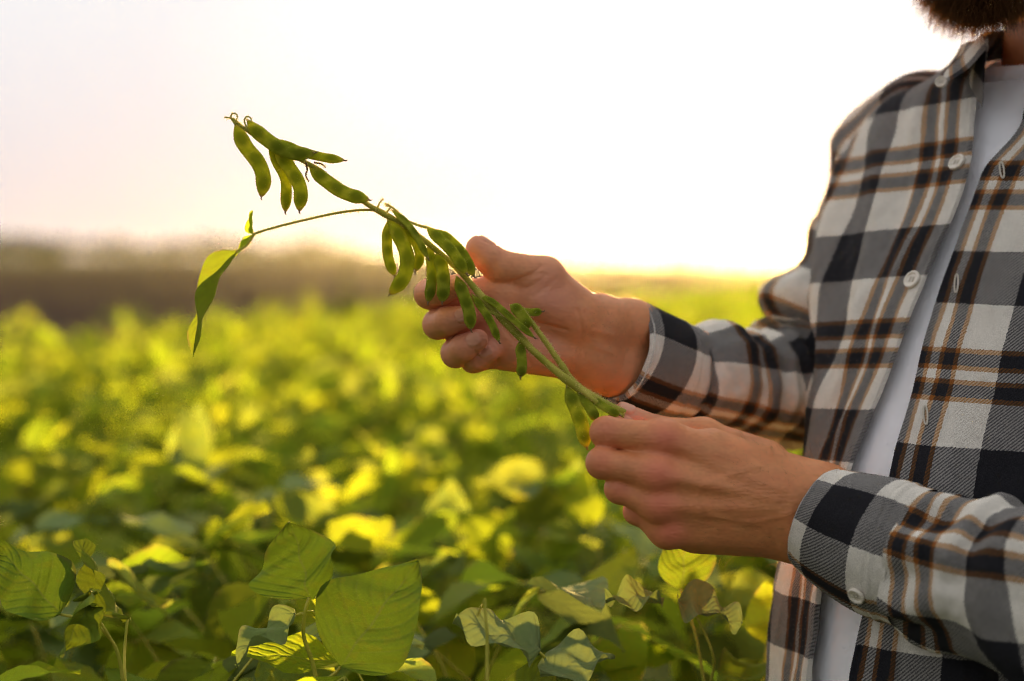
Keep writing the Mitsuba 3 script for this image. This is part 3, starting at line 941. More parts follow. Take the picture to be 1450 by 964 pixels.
    c = tint(v, c, at(865, 520, 1.49), 0.03, [0.46, 0.21, 0.105], 0.7)
    n = vnormals(v, f)
    for nme, half in (('index', 0.0062), ('middle', 0.0064), ('ring', 0.0060), ('pinky', 0.005)):
        j = J[nme]
        v, c = nail(v, n, c, j[3] + 0.0058 * nrm(j[3] - j[2]), j[2] - j[3], -FWD * 0.95 + UP * 0.25, half, 0.0115, 0.5)
    v, c = nail(v, n, c, t[3] + 0.0065 * nrm(t[3] - t[2]), t[2] - t[3], UP * 0.75 + np.array([0.75, 0, 0]) + FWD * 0.15, 0.0075, 0.0145, 0.85)
    return v, f, c


def rest_of_body():
    """Head, neck, trunk, arms and legs at a coarser step, under the clothes."""
    lo, hi = np.array([0.00, 1.02, 0.0]), np.array([0.98, 1.98, 1.80])
    Fd = Field(lo, hi, 0.006)
    neck = at(1452, 60, 1.542) - FRONT * 0.062
    chest = np.array([np.interp(1.33, LZ, LC[:, 0]), np.interp(1.33, LZ, LC[:, 1]), 1.33])
    belly = np.array([np.interp(1.0, LZ, LC[:, 0]), np.interp(1.0, LZ, LC[:, 1]), 1.0])
    chin = at(1364, -17, 1.462)
    head = chin - FRONT * 0.085 + ZUP * 0.115
    for s in (-1, 1):
        Fd.cone(chest + RIGHT * s * 0.075, belly + RIGHT * s * 0.045, 0.070, 0.075, 0.02)
        Fd.cone(chest + RIGHT * s * 0.07, chest + RIGHT * s * 0.11 + ZUP * 0.04, 0.055, 0.035, 0.02)
        hip = belly + RIGHT * s * 0.06 - ZUP * 0.10
        knee = np.array([*(belly + RIGHT * s * 0.10 + FRONT * 0.03)[:2], 0.50])
        ank = np.array([*(belly + RIGHT * s * 0.11)[:2], 0.09])
        Fd.cone(hip, knee, 0.082, 0.055, 0.03)
        Fd.cone(knee, ank, 0.055, 0.04, 0.02)
        Fd.cone(ank, ank + FRONT * 0.16 - ZUP * 0.055, 0.035, 0.028, 0.02)
    Fd.cone(chest + ZUP * 0.05 - FRONT * 0.02, neck + ZUP * 0.02 - FRONT * 0.012, 0.045, 0.050, 0.01)
    Fd.cone(neck - ZUP * 0.015, neck + ZUP * 0.11 - FRONT * 0.008, 0.055, 0.053, 0.01)
    # head: skull, face, jaw, nose, brows, ears
    Fd.cone(head + ZUP * 0.03 - FRONT * 0.03, head + ZUP * 0.03 + FRONT * 0.01, 0.084, 0.078, 0.03)
    Fd.cone(head - ZUP * 0.02 + FRONT * 0.012, chin - FRONT * 0.030 + ZUP * 0.025, 0.066, 0.036, 0.03)
    for s in (-1, 1):
        Fd.cone(head - ZUP * 0.045 - FRONT * 0.02 + RIGHT * s * 0.045, chin - FRONT * 0.02 + RIGHT * s * 0.014 + ZUP * 0.012, 0.024, 0.020, 0.02)
        Fd.cone(head + RIGHT * s * 0.078 - FRONT * 0.02 + ZUP * 0.015, head + RIGHT * s * 0.082 - FRONT * 0.022 - ZUP * 0.025, 0.012, 0.008, 0.008)
        Fd.cone(head + FRONT * 0.082 + RIGHT * s * 0.015 + ZUP * 0.028, head + FRONT * 0.072 + RIGHT * s * 0.048 + ZUP * 0.028, 0.010, 0.009, 0.012)
    Fd.cone(head + FRONT * 0.085 + ZUP * 0.02, head + FRONT * 0.108 - ZUP * 0.022, 0.008, 0.013, 0.010)
    Fd.cone(head + FRONT * 0.083 - ZUP * 0.055 + RIGHT * 0.018, head + FRONT * 0.083 - ZUP * 0.055 - RIGHT * 0.018, 0.009, 0.009, 0.008)
    for sh, el, wr in ((NEAR_SHOULDER, NEAR_ELBOW, NEAR_WRIST), (FAR_SHOULDER, FAR_ELBOW, FAR_WRIST)):
        Fd.cone(sh, el, 0.038, 0.030, 0.012)
        Fd.cone(el, wr * 0.5 + el * 0.5, 0.030, 0.026, 0.012)
    v, f = Fd.mesh()
    v, f = taubin(v, f, 6)
    c = np.tile(TONE * np.array([0.95, 0.92, 0.9]), (len(v), 1)) * (0.88 + 0.24 * meshkit.fbm(v * 50, 3, 8)[:, None])
    return v, f, c, head, chin, neck


hv, hf, hc = near_hand()
gv, gf, gc = far_hand()
bv, bf, bc, HEAD, CHIN, NECK = rest_of_body()


def weld(parts):
    """The hands and the trunk as one closed surface, colours carried along."""
    try:
        solid = None
        for v, f, c in parts:
            m = manifold3d.Manifold(manifold3d.Mesh(np.ascontiguousarray(np.hstack([v, c]), np.float32), np.ascontiguousarray(f, np.uint32)))
            if m.status() != manifold3d.Error.NoError or m.volume() <= 0:
                raise ValueError(str(m.status()))
            solid = m if solid is None else solid + m
        o = solid.to_mesh()
        return np.array(o.vert_properties[:, :3], float), np.array(o.tri_verts), np.array(o.vert_properties[:, 3:6], float)
    except Exception as e:
        print('weld:', e)
        v, f = join([(a, b) for a, b, _ in parts])
        return v, f, np.vstack([c for *_, c in parts])


v, f, c = weld([(bv, bf, bc), (hv, hf, hc), (gv, gf, gc)])
put('body', (v, f), 'm_skin', MAN, smooth=True, color=np.clip(c, 0, 1))
for s in (-1, 1):
    e = trimesh.creation.icosphere(2, 0.0125)
    e.apply_translation(HEAD + FRONT * 0.070 + RIGHT * s * 0.032 + ZUP * 0.010)
    put('eye', e, 'm_eye', MAN, smooth=True)


def strands(roots, dirs, lengths, width, droop=0.0, seed=0, bend=0.4):
    """Fine tapered hairs: a three sided spike in two segments each."""
    r = np.random.default_rng(seed)
    n = len(roots)
    d = nrm(dirs)
    u = nrm(np.cross(d, r.normal(size=(n, 3))))
    w = np.cross(d, u)
    L = np.asarray(lengths)[:, None]
    mid = roots + d * L * 0.55 + u * L * bend * 0.10 * r.normal(size=(n, 1))
    tip = mid + nrm(d + u * bend * r.normal(size=(n, 1)) + np.array([0, 0, -droop])) * L * 0.5
    rows = []
    for p, s in ((roots, 1.0), (mid, 0.75)):
        for k in range(3):
            a = k * 2.0944
            rows.append(p + width * s * (math.cos(a) * u + math.sin(a) * w))
    v = np.stack(rows + [tip], 1)                                        # n, 7, 3
    b = (np.arange(n) * 7)[:, None]
    tri = []
    for k in range(3):
        k2 = (k + 1) % 3
        tri += [[k, k2, 3 + k2], [k, 3 + k2, 3 + k], [3 + k, 3 + k2, 6]]
    f = (b[:, None, :] + np.array(tri)[None]).reshape(-1, 3)
    return v.reshape(-1, 3), f


# beard and hair on the head
nb = vnormals(bv, bf)
tri_c, tri_n = bv[bf].mean(1), nrm(nb[bf].mean(1))
area = np.linalg.norm(np.cross(bv[bf[:, 1]] - bv[bf[:, 0]], bv[bf[:, 2]] - bv[bf[:, 0]]), axis=1)
q = tri_c - HEAD
fr, zz, rr_ = q @ FRONT, q @ ZUP, np.abs(q @ RIGHT)
jaw = (zz < -0.035) & (zz > -0.150) & (fr > -0.035) & (rr_ < 0.085) & ~((fr > 0.075) & (zz > -0.066) & (zz < -0.045) & (rr_ < 0.022)) & ((tri_n @ FRONT > -0.35) | (zz < -0.07))
jaw &= ~((fr < 0.02) & (zz < -0.085) & (np.linalg.norm(tri_c - (NECK + ZUP * 0.05), axis=1) < 0.075))
scalp = (np.linalg.norm(q - (ZUP * 0.03 - FRONT * 0.02), axis=1) < 0.115) & (zz > 0.02) & ((zz > 0.085) | (fr < -0.005)) & (zz > -0.06)
rg = np.random.default_rng(5)


def scatter(mask, count, pool=(None,)):
    ids = np.where(mask)[0]
    pick = rg.choice(ids, count, p=area[ids] / area[ids].sum())
    a, b = rg.random((2, count, 1))
    s = np.sqrt(a)
    t = bv[bf[pick]]
    return t[:, 0] * (1 - s) + t[:, 1] * s * (1 - b) + t[:, 2] * s * b, tri_n[pick]


p, n = scatter(jaw, 22000)
d = n * 0.8 - ZUP * 0.75 + FRONT * 0.25 + rg.normal(size=p.shape) * 0.28
put('beard', strands(p - n * 0.002, d, rg.uniform(0.010, 0.036, len(p)), 0.00028, 0.4, 1, 0.9), 'm_hair', MAN, smooth=False, kind='stuff', label='thick dark brown beard with sunlit ends')
p, n = scatter(scalp, 9000)
put('hair', strands(p - n * 0.002, n * 0.5 - FRONT * 0.5 + rg.normal(size=p.shape) * 0.3 - ZUP * 0.2, rg.uniform(0.02, 0.04, len(p)), 0.0003, 0.3, 2, 0.6), 'm_hair', MAN, kind='stuff')

# ------------------------------------------------------------------ the man: clothes
from scipy.interpolate import PchipInterpolator, RectBivariateSpline
EDGE_R = np.array([[1398, 60], [1392, 110], [1386, 150], [1384, 192], [1376, 240], [1365, 277], [1346, 329], [1338, 337], [1308, 412], [1282, 475], [1267, 520], [1233, 591], [1207, 660], [1182, 760], [1167, 852], [1153, 964], [1140, 1080]], float)
EDGE_L = np.array([[1500, 60], [1470, 105], [1450, 137], [1442, 192], [1401, 222], [1384, 267], [1360, 329], [1338, 390], [1323, 449], [1308, 498], [1298, 550], [1283, 599], [1269, 660], [1248, 770], [1223, 884], [1214, 964], [1200, 1080]], float)


def edge_angle(z, edge, grow):
    """For each height the angle on the chest where the shirt's front edge runs."""
    phis = np.linspace(-1.45, 1.45, 420)
    out = []
    for h in np.atleast_1d(z):
        x, y, _ = pix(torso(np.full_like(phis, h), phis, grow))
        e = np.abs(x - np.interp(y, edge[:, 1], edge[:, 0]))
        e[np.argmin(x):] += 1e4                              # not beyond the outline of the chest
        k = np.argmin(e)
        out.append(phis[k])
    o = np.array(out)
    return np.convolve(np.pad(o, 6, mode='edge'), np.ones(13) / 13, 'valid')


def ridge(x, c, w):
    return np.exp(-((x - c) / w)**2)


def arc(P, axis):
    d = np.linalg.norm(np.diff(P, axis=axis), axis=-1)
    z = np.zeros_like(d.take([0], axis))
    return np.concatenate([z, np.cumsum(d, axis)], axis)


SHIRT_GROW = 0.018
Z_HEM, Z_TOP = at(1200, 1075, 1.43)[2], at(1400, 52, 1.54)[2]


def front_half(side, rows=230, cols=230):
    """One half of the shirt from its front edge round to the middle of the back. Returns grid, uv."""
    z = np.linspace(Z_HEM, Z_TOP, rows)
    e = edge_angle(z, EDGE_R if side > 0 else EDGE_L, SHIRT_GROW)
    s = np.linspace(0, 1, cols)**1.35
    if side > 0:
        phi = e[:, None] + (np.pi - e[:, None]) * s[None]
    else:
        phi = e[:, None] - (np.pi + e[:, None]) * s[None]
    P = torso(np.repeat(z[:, None], cols, 1), phi, SHIRT_GROW)
    U = arc(P, 1)
    # the cloth's own lengths
    Vc = np.repeat(z[:, None], cols, 1)
    out = P - np.stack([np.interp(z, LZ, LC[:, 0])[:, None] + 0 * phi, np.interp(z, LZ, LC[:, 1])[:, None] + 0 * phi, Vc], -1)
    out = nrm(out)
    rel = (Z_TOP - Vc) / (Z_TOP - Z_HEM)                                   # 0 at the neck, 1 at the hem
    q = np.stack([U * 9, Vc * 4, 0 * U + side * 3.3], -1)
    big = meshkit.fbm(q, 3, 12) - 0.5
    q2 = np.stack([U * 26 + Vc * 9, Vc * 7, 0 * U + side], -1)
    small = meshkit.fbm(q2, 3, 17) - 0.5
    fine = meshkit.fbm(np.stack([U * 70 + Vc * 22, Vc * 26, 0 * U + side], -1), 3, 23) - 0.5
    d = 0.024 * big * sstep(0, 0.05, U) + 0.012 * small + 0.0036 * fine
    if side > 0:
        # folds falling from the shoulder seam, the gather at the armhole and the soft hang near the opening
        for c, w, a, lean in ((0.045, 0.010, 0.005, 0.10), (0.085, 0.014, 0.007, 0.16), (0.125, 0.012, -0.005, 0.20), (0.160, 0.014, 0.008, 0.22)):
            d = d + a * ridge(U + lean * (rel - 0.25), c, w) * sstep(0.02, 0.14, rel) * sstep(0.62, 0.30, rel)
        d = d + 0.006 * ridge(U, 0.16, 0.03) * sstep(0.45, 0.6, rel)
        d = d - 0.010 * ridge(rel, 0.47, 0.05) * sstep(0.10, 0.20, U) * sstep(0.35, 0.22, U)
        d = d + 0.004 * np.sin((Vc * 1.0 - 0.35 * U) * 95) * sstep(0.11, 0.18, U) * sstep(0.40, 0.45, rel) * sstep(0.75, 0.6, rel)
    else:
        for c, w, a, lean in ((0.05, 0.02, 0.004, 0.05), (0.12, 0.022, 0.006, -0.06)):
            d = d + a * ridge(U + lean * (rel - 0.4), c, w) * sstep(0.05, 0.3, rel)
    d = d + 0.004 * np.exp(-U / 0.020) * sstep(0.05, 0.2, rel)             # the front edge stands a little off the undershirt
    P = P + out * np.maximum(d, -0.007)[..., None]
    # a sewn placket: a doubled strip along the edge with a turned rim
    lip = 0.0022 * sstep(0.036, 0.0335, U) - 0.0010 * ridge(U, 0.0335, 0.0012) - 0.0008 * ridge(U, 0.004, 0.0009)
    P = P + out * lip[..., None]
    P[:, 0] -= out[:, 0] * 0.0045
    P[:, 1] -= out[:, 1] * 0.0012
    slope = 0.055 * U
    if side > 0:
        u = 0.127 - U
        v = (Vc - V_R) + slope
        v = -v
    else:
        u = 0.0815 + U
        v = -((Vc - V_L) + 0.03 * U)
    return P, np.stack([u, v], -1), out


V_R = at(1232, 319, 1.53)[2]                                               # where a dark band starts on each half
V_L = at(1420, 354, 1.43)[2]
SHIRT = f'{MAN}__shirt'


def grid_mesh(P, uv, flip=False):
    n, m = P.shape[:2]
    f = grid_faces(n, m)
    return P.reshape(-1, 3), f[:, ::-1] if flip else f, uv.reshape(-1, 2)


HALVES = {s: front_half(s) for s in (1, -1)}
v, f, uv = join_uv([grid_mesh(HALVES[1][0], HALVES[1][1], True), grid_mesh(HALVES[-1][0], HALVES[-1][1])])
put('shirt', (v, f), 'm_plaid', MAN, smooth=True, uv=uv, label='open plaid flannel shirt, cream crossed by charcoal bands and brown stripes')


def sleeve(pts, radii, up, folds, n_s, n_t, squash=1.0):
    """A sleeve along the arm. folds(s metres from the first point, angle from up, S) -> outward metres."""
    c = spline(np.hstack([np.asarray(pts), np.asarray(radii)[:, None]]), n_s)
    p, r = c[:, :3], c[:, 3]
    t, u, w = frames(p, up)
    th = np.linspace(-np.pi, np.pi, n_t)
    s = np.concatenate([[0], np.cumsum(np.linalg.norm(np.diff(p, axis=0), axis=1))])
    TH, S = np.meshgrid(th, s)
    D = r[:, None] + folds(S, TH) * np.clip(r / 0.040, 0, 1)[:, None]**2
    dirs = np.cos(TH)[..., None] * u[:, None] + squash * np.sin(TH)[..., None] * w[:, None]
    P = p[:, None] + D[..., None] * dirs
    return P, S, TH, r, dirs


# ---- the near arm: cuff, then the sleeve running out of the picture
e_near = nrm(NEAR_ELBOW - NEAR_WRIST)
n0 = NEAR_WRIST + e_near * 0.004
up_n = nrm(UP - FWD * 0.25)


def near_cuff_folds(S, TH):
    q = np.stack([S * 14, np.cos(TH) * 1.3, np.sin(TH) * 1.3], -1)
    return 0.006 * (meshkit.fbm(q, 3, 31) - 0.5) + 0.0016 * sstep(0.0, 0.004, S) * sstep(0.078, 0.074, S) - 0.001 * ridge(S, 0.005, 0.001) - 0.001 * ridge(S, 0.071, 0.001) + 0.004 * ridge(TH, -2.6, 0.8)


cuff_pts = [at(1154, 733, 1.3975), at(1190, 752, 1.384), at(1240, 772, 1.366), at(1298, 792, 1.345)]
P, S, TH, r_, dirs = sleeve(cuff_pts, [0.0405, 0.0460, 0.0510, 0.053], up_n, near_cuff_folds, 90, 170, 0.86)
P[0] -= dirs[0] * 0.004
uvc = np.stack([0.127 + S * 1.0 + 0.006 * np.sin(TH), -0.022 + TH * 0.048], -1)
v, f, uv = grid_mesh(P, uvc)
CUFF_N = put('cuff', (v, f), 'm_plaid', SHIRT, smooth=True, uv=uv, label='cuff of the near sleeve buttoned round the wrist')
rimv, rimf = tube(np.vstack([P[2, :-1] - dirs[2, :-1] * 0.0012, P[2, :1]]), 0.0011, 6)
put('cuff_rim', (rimv, rimf), 'm_rim', CUFF_N, smooth=True)


def near_sleeve_folds(S, TH):
    q = np.stack([S * 9, np.cos(TH) * 1.5 + S * 2, np.sin(TH) * 1.5], -1)
    d = 0.022 * (meshkit.fbm(q, 3, 37) - 0.45) * sstep(0.0, 0.05, S)
    d = d + 0.0045 * (meshkit.fbm(np.stack([S * 46 + 0.8 * np.sin(TH), np.cos(TH) * 2.6, np.sin(TH) * 2.6], -1), 3, 39) - 0.5)
    d = d + 0.006 * np.sin(TH * 7 + 30 * S) * ridge(S, 0.02, 0.022)                          # pleats gathered into the cuff
    d = d + 0.010 * ridge(S - 0.02 * np.cos(TH), 0.045, 0.016) * sstep(-0.4, 0.8, np.cos(TH)) - 0.006 * ridge(S, 0.075, 0.014) * sstep(-0.2, 0.9, np.cos(TH))
    d = d + 0.016 * sstep(0.05, 0.16, S) * sstep(0.2, -0.8, np.cos(TH))                      # cloth hanging below the forearm
    d = d + 0.008 * ridge(S + 0.03 * np.sin(TH), 0.13, 0.02) + 0.008 * ridge(S - 0.04 * np.sin(TH), 0.21, 0.025)
    return d


sl_pts = [at(1293, 790, 1.347), at(1340, 806, 1.330), at(1420, 826, 1.300), at(1530, 842, 1.250), at(1640, 868, 1.215), at(1700, 760, 1.24), at(1745, 540, 1.32), at(1765, 300, 1.41), at(1760, 180, 1.45), at(1690, 110, 1.49)]
P, S, TH, r_, dirs = sleeve(sl_pts, [0.0522, 0.0545, 0.056, 0.058, 0.060, 0.062, 0.066, 0.070, 0.066, 0.045], up_n, near_sleeve_folds, 330, 200, 0.92)
uvs = np.stack([0.068 + S + 0.006 * np.sin(2 * TH), 0.052 + TH * 0.051], -1)
v, f, uv = grid_mesh(P, uvs)
put('sleeve', (v, f), 'm_plaid', SHIRT, smooth=True, uv=uv)

# ---- the far arm
up_f = nrm(UP - FWD * 0.1)
cuff_f = [at(877, 496, 1.510), at(905, 508, 1.527), at(935, 520, 1.545), at(968, 531, 1.566)]


def far_cuff_folds(S, TH):
    q = np.stack([S * 14, np.cos(TH) * 1.3, np.sin(TH) * 1.3], -1)
    return 0.005 * (meshkit.fbm(q, 3, 51) - 0.5) + 0.0016 * sstep(0, 0.004, S) * sstep(0.066, 0.062, S) - 0.001 * ridge(S, 0.005, 0.001)


P, S, TH, r_, dirs = sleeve(cuff_f, [0.0440, 0.0440, 0.0435, 0.043], up_f, far_cuff_folds, 80, 160, 0.80)
P[0] -= dirs[0] * 0.004
uvc = np.stack([-0.006 + S * 0.95 - 0.008 * np.cos(TH - 0.5), 0.138 + TH * 0.044], -1)
v, f, uv = grid_mesh(P, uvc)
CUFF_F = put('cuff', (v, f), 'm_plaid', SHIRT, smooth=True, uv=uv, label='cuff of the far sleeve round the raised wrist')
put('cuff_rim', tube(np.vstack([P[2, :-1] - dirs[2, :-1] * 0.0012, P[2, :1]]), 0.0011, 6), 'm_rim', CUFF_F, smooth=True)


def far_sleeve_folds(S, TH):
    q = np.stack([S * 10, np.cos(TH) * 1.4 + 3 * S, np.sin(TH) * 1.4], -1)
    d = 0.016 * (meshkit.fbm(q, 3, 57) - 0.45) * sstep(0, 0.03, S)
    d = d + 0.0045 * (meshkit.fbm(np.stack([S * 46 + 0.8 * np.sin(TH), np.cos(TH) * 2.6, np.sin(TH) * 2.6], -1), 3, 59) - 0.5)
    inner = sstep(-0.1, 0.9, np.cos(TH - 0.1))                                               # top of the forearm, inside of the elbow
    inner2 = sstep(-0.7, 0.7, np.cos(TH - 0.1))
    d = d - 0.004 * ridge(S, 0.004, 0.006)
    d = d + 0.010 * inner * ridge(S, 0.042, 0.018)                                           # soft rolls of cloth pushed up the forearm
    for k, (c, a, w) in enumerate(((0.092, 0.006, 0.009), (0.116, 0.007, 0.008), (0.139, 0.008, 0.008), (0.163, 0.010, 0.009))):
        d = d + a * ridge(S + 0.018 * np.sin(TH + 0.3), c, w) * sstep(-0.9, 0.5, np.cos(TH - 0.4))
    d = d + 0.020 * inner2 * ridge(S, 0.188, 0.017) - 0.008 * inner2 * ridge(S, 0.212, 0.010)  # bunched rolls above the bend
    d = d + 0.026 * inner2 * ridge(S, 0.238, 0.023)
    d = d + 0.006 * inner * ridge(S, 0.310, 0.022) + 0.010 * ridge(S + 0.03 * np.sin(TH), 0.38, 0.02)
    return d


fs_pts = [at(962, 529, 1.562), at(1000, 536, 1.585), at(1065, 548, 1.625), at(1128, 552, 1.660), at(1164, 520, 1.682), at(1194, 450, 1.692), at(1228, 370, 1.700), at(1262, 280, 1.703), at(1288, 215, 1.700), at(1312, 172, 1.690), at(1338, 148, 1.675), at(1372, 136, 1.65)]
P, S, TH, r_, dirs = sleeve(fs_pts, [0.042, 0.043, 0.046, 0.050, 0.053, 0.054, 0.056, 0.059, 0.059, 0.052, 0.036, 0.004], up_f, far_sleeve_folds, 380, 190, 0.95)
uvs = np.stack([0.034 + S - 0.045 * sstep(0.36, 0.50, S) + 0.006 * np.sin(2 * TH), 0.128 + TH * 0.050], -1)
v, f, uv = grid_mesh(P, uvs)
put('sleeve', (v, f), 'm_plaid', SHIRT, smooth=True, uv=uv, label='far sleeve with bunched folds at the elbow')
FAR_SLEEVE = (v, f)


# ---- collar: a band round the neck and a turned down leaf on each side
def patch(rows, n, m, bsdf, uvf, thick=0.0022, name='collar', parent=SHIRT, **kw):
    """A cloth patch through a few rows of points, with real thickness and a rounded rim."""
    R = np.stack([spline(np.array(q), m) for q in rows])
    G = np.stack([spline(R[:, j], n) for j in range(m)], 1)
    nn = nrm(np.cross(np.gradient(G, axis=0), np.gradient(G, axis=1)))
    a, b = np.meshgrid(np.linspace(0, 1, n), np.linspace(0, 1, m), indexing='ij')
    rim = np.minimum(1, np.minimum(np.minimum(a, 1 - a) * n, np.minimum(b, 1 - b) * m) / 1.5)
    t = thick * (0.25 + 0.75 * rim)[..., None] / 2
    A, B = G + nn * t, G - nn * t
    uv = np.stack(uvf(arc(G, 1), arc(G, 0)), -1)
    va, fa, ua = grid_mesh(A, uv)
    vb, fb, ub = grid_mesh(B, uv, True)
    loop = np.concatenate([np.arange(m), (np.arange(1, n) * m + m - 1), ((n - 1) * m + np.arange(m - 2, -1, -1)), np.arange(n - 2, 0, -1) * m])
    l2 = np.roll(loop, -1)
    k = n * m
    side = np.vstack([np.stack([loop, l2 + k, l2], 1), np.stack([loop, loop + k, l2 + k], 1)])
    v, f, u = np.vstack([va, vb]), np.vstack([fa, fb + k, side]), np.vstack([ua, ub])
    return put(name, (v, f), bsdf, parent, smooth=True, uv=u, **kw)


def mirrored(p):
    """The same line on his left side, where the open shirt has slid further back."""
    q = np.asarray(p) - NECK
    q = q - 2 * (q @ RIGHT)[..., None] * RIGHT
    a = math.radians(38)
    x, y = q @ FRONT, q @ -RIGHT
    x, y = x * math.cos(a) - y * math.sin(a), x * math.sin(a) + y * math.cos(a)
    return NECK + x[..., None] * FRONT - y[..., None] * RIGHT + (q @ ZUP)[..., None] * ZUP


top_line = np.array([at(1398, 68, 1.500), at(1392, 50, 1.530), at(1402, 44, 1.575), at(1440, 42, 1.618)])           # the fold at the top of the collar
mid_line = np.array([at(1368, 100, 1.506), at(1362, 82, 1.548), at(1380, 66, 1.605), at(1440, 58, 1.640)])
low_line = np.array([at(1332, 121, 1.515), at(1342, 98, 1.568), at(1372, 84, 1.630), at(1440, 76, 1.656)])
uvcol = lambda U, V: (0.030 + U, 0.052 + V)
patch([top_line, mid_line, low_line], 26, 40, 'm_plaid', uvcol, name='collar', label='collar leaf on the far shoulder held down by a small button')
patch([mirrored(top_line), mirrored(mid_line), mirrored(low_line)], 26, 40, 'm_plaid', uvcol, name='collar')
band_top = np.array([at(1396, 66, 1.503), at(1393, 52, 1.532), at(1404, 48, 1.575), at(1440, 46, 1.612)])
band_low = np.array([at(1391, 152, 1.505), at(1374, 118, 1.548), at(1384, 92, 1.585), at(1440, 80, 1.622)])
patch([band_top, (band_top + band_low) / 2, band_low], 20, 40, 'm_plaid', lambda U, V: (0.005 + U, 0.012 + V), name='collar_band')
patch([mirrored(band_top), mirrored((band_top + band_low) / 2), mirrored(band_low)], 20, 40, 'm_plaid', lambda U, V: (0.005 + U, 0.012 + V), name='collar_band')


# ---- buttons, holes and stitches
def button_mesh(rad, d=0.0030):
    prof = np.array([[0.0, 0.0], [rad * 0.93, 0.0], [rad, d * 0.35], [rad * 0.99, d * 0.75], [rad * 0.90, d], [rad * 0.74, d * 0.93], [rad * 0.62, d * 0.58], [rad * 0.45, d * 0.50], [0.0, d * 0.50]])
    body = manifold3d.Manifold.revolve(manifold3d.CrossSection([prof]), 48)
    for sx in (-1, 1):
        for sy in (-1, 1):
            body -= manifold3d.Manifold.cylinder(d * 3, rad * 0.105, rad * 0.105, 12).translate([sx * rad * 0.21, sy * rad * 0.21, -d])
    return body


def oriented(mesh, p, z, up=ZUP):
    z = nrm(z)
    x = nrm(np.cross(up, z))
    m = mesh.to_mesh()
    q = m.vert_properties[:, :3]
    return np.asarray(p) + q[:, :1] * x + q[:, 1:2] * np.cross(z, x) + q[:, 2:] * z, m.tri_verts


def add_button(p, z, rad, parent, label=None):
    k = put('button', oriented(button_mesh(rad), p, z), 'm_button', parent, smooth=35, label=label)
    z = nrm(z)
    x = nrm(np.cross(ZUP, z))
    y = np.cross(z, x)
    a = rad * 0.21
    c = p + z * 0.0019
    put('stitch', join([tube(np.array([c + s * a * x - a * y, c + s * a * x + a * y]), 0.0005, 6) for s in (-1, 1)]), 'm_thread', k)
    return k


def on_grid(P, px, py):
    x, y, d = pix(P)
    n = nrm(np.cross(np.gradient(P, axis=0), np.gradient(P, axis=1)))
    face = np.einsum('ijk,ijk->ij', n, nrm(EYE - P))
    n = n * np.sign(face)[..., None]
    e = np.hypot(x - px, y - py) + 1e3 * (d > d.min() + 0.5)
    i = np.unravel_index(np.argmin(e), e.shape)
    i0, i1 = slice(max(i[0] - 3, 0), i[0] + 4), slice(max(i[1] - 3, 0), i[1] + 4)
    return P[i], nrm(n[i0, i1].reshape(-1, 3).mean(0))


for px, py in ((1357, 230), (1293, 396), (1219, 573), (1137, 925)):
    p, z = on_grid(HALVES[1][0], px, py)
    add_button(p + z * 0.0006, z, 0.0078, SHIRT, 'round cream button on the open front edge')
p, z = at(1334, 117, 1.5125), nrm(-FWD * 0.8 + UP * 0.25 - np.array([0.5, 0, 0]))
add_button(p + z * 0.001, z, 0.0052, SHIRT, 'small button at the collar tip')
Pn, *_ = sleeve(cuff_pts, [0.0405, 0.0460, 0.0510, 0.053], up_n, near_cuff_folds, 90, 170, 0.86)
p, z = on_grid(Pn, 1214, 842)
add_button(p + z * 0.0006, z, 0.0068, CUFF_N, 'button on the near cuff')
for px, py in ((1356, 402), (1312, 590), (1419, 240)):
    p, z = on_grid(HALVES[-1][0], px, py)
    d = nrm(np.array([-0.25, 0.1, 1.0]) - z * (np.array([-0.25, 0.1, 1.0]) @ z))
    w = np.cross(z, d)
    ring = np.array([p + z * 0.0008 + d * 0.0085 * math.sin(t) + w * 0.0016 * math.cos(t) for t in np.linspace(0, 2 * np.pi, 25)])
    put('buttonhole', tube(ring, 0.0008, 6, up=z), 'm_thread', SHIRT, smooth=True)

# ---- undershirt
zt = np.linspace(at(1200, 1080, 1.43)[2], at(1440, 112, 1.53)[2], 150)
ph = np.linspace(-np.pi, np.pi, 200)
ZT, PH = np.meshgrid(zt, ph, indexing='ij')
P = torso(ZT, PH, 0.007)
out = nrm(P - torso(ZT, PH, -0.06))
q = np.stack([PH * 2.2 + ZT * 2, ZT * 9, 0 * ZT], -1)
P = P + out * (0.007 * (meshkit.fbm(q, 3, 71) - 0.5))[..., None] * sstep(1.50, 1.36, ZT)[..., None]
v, f, uv = grid_mesh(P, np.stack([PH * 0.16, ZT], -1))
TEE = put('undershirt', (v, f), 'm_tee', MAN, smooth=True, uv=uv, label='white crew neck undershirt')
# its neck band, higher at the sides than at the throat
t = np.linspace(-np.pi, np.pi, 120)
c0 = NECK + ZUP * 0.004
lift = 0.030 * (1 - np.cos(t)) / 2
inner = c0 + 0.0615 * np.cos(t)[:, None] * FRONT + 0.0640 * np.sin(t)[:, None] * RIGHT + (lift - 0.022)[:, None] * ZUP
outer = c0 + 0.0760 * np.cos(t)[:, None] * FRONT + 0.0800 * np.sin(t)[:, None] * RIGHT + (lift - 0.043)[:, None] * ZUP
rows = []
for k in np.linspace(0, 1, 12):
    bulge = 0.0035 * math.sin(k * math.pi)
    rows.append(inner * (1 - k) + outer * k + bulge * nrm(outer - c0 + ZUP * 0.05))
rows = [inner - ZUP * 0.004 - 0.002 * nrm(inner - c0)] + rows + [outer - ZUP * 0.002 - 0.003 * nrm(outer - c0)]
G = np.stack(rows)
v, f, uv = grid_mesh(G, np.stack([np.repeat(t[None] * 0.07, len(G), 0), np.repeat(np.linspace(0, 0.03, len(G))[:, None], len(t), 1)], -1))
put('neckband', (v, f), 'm_tee', TEE, smooth=True, uv=uv)
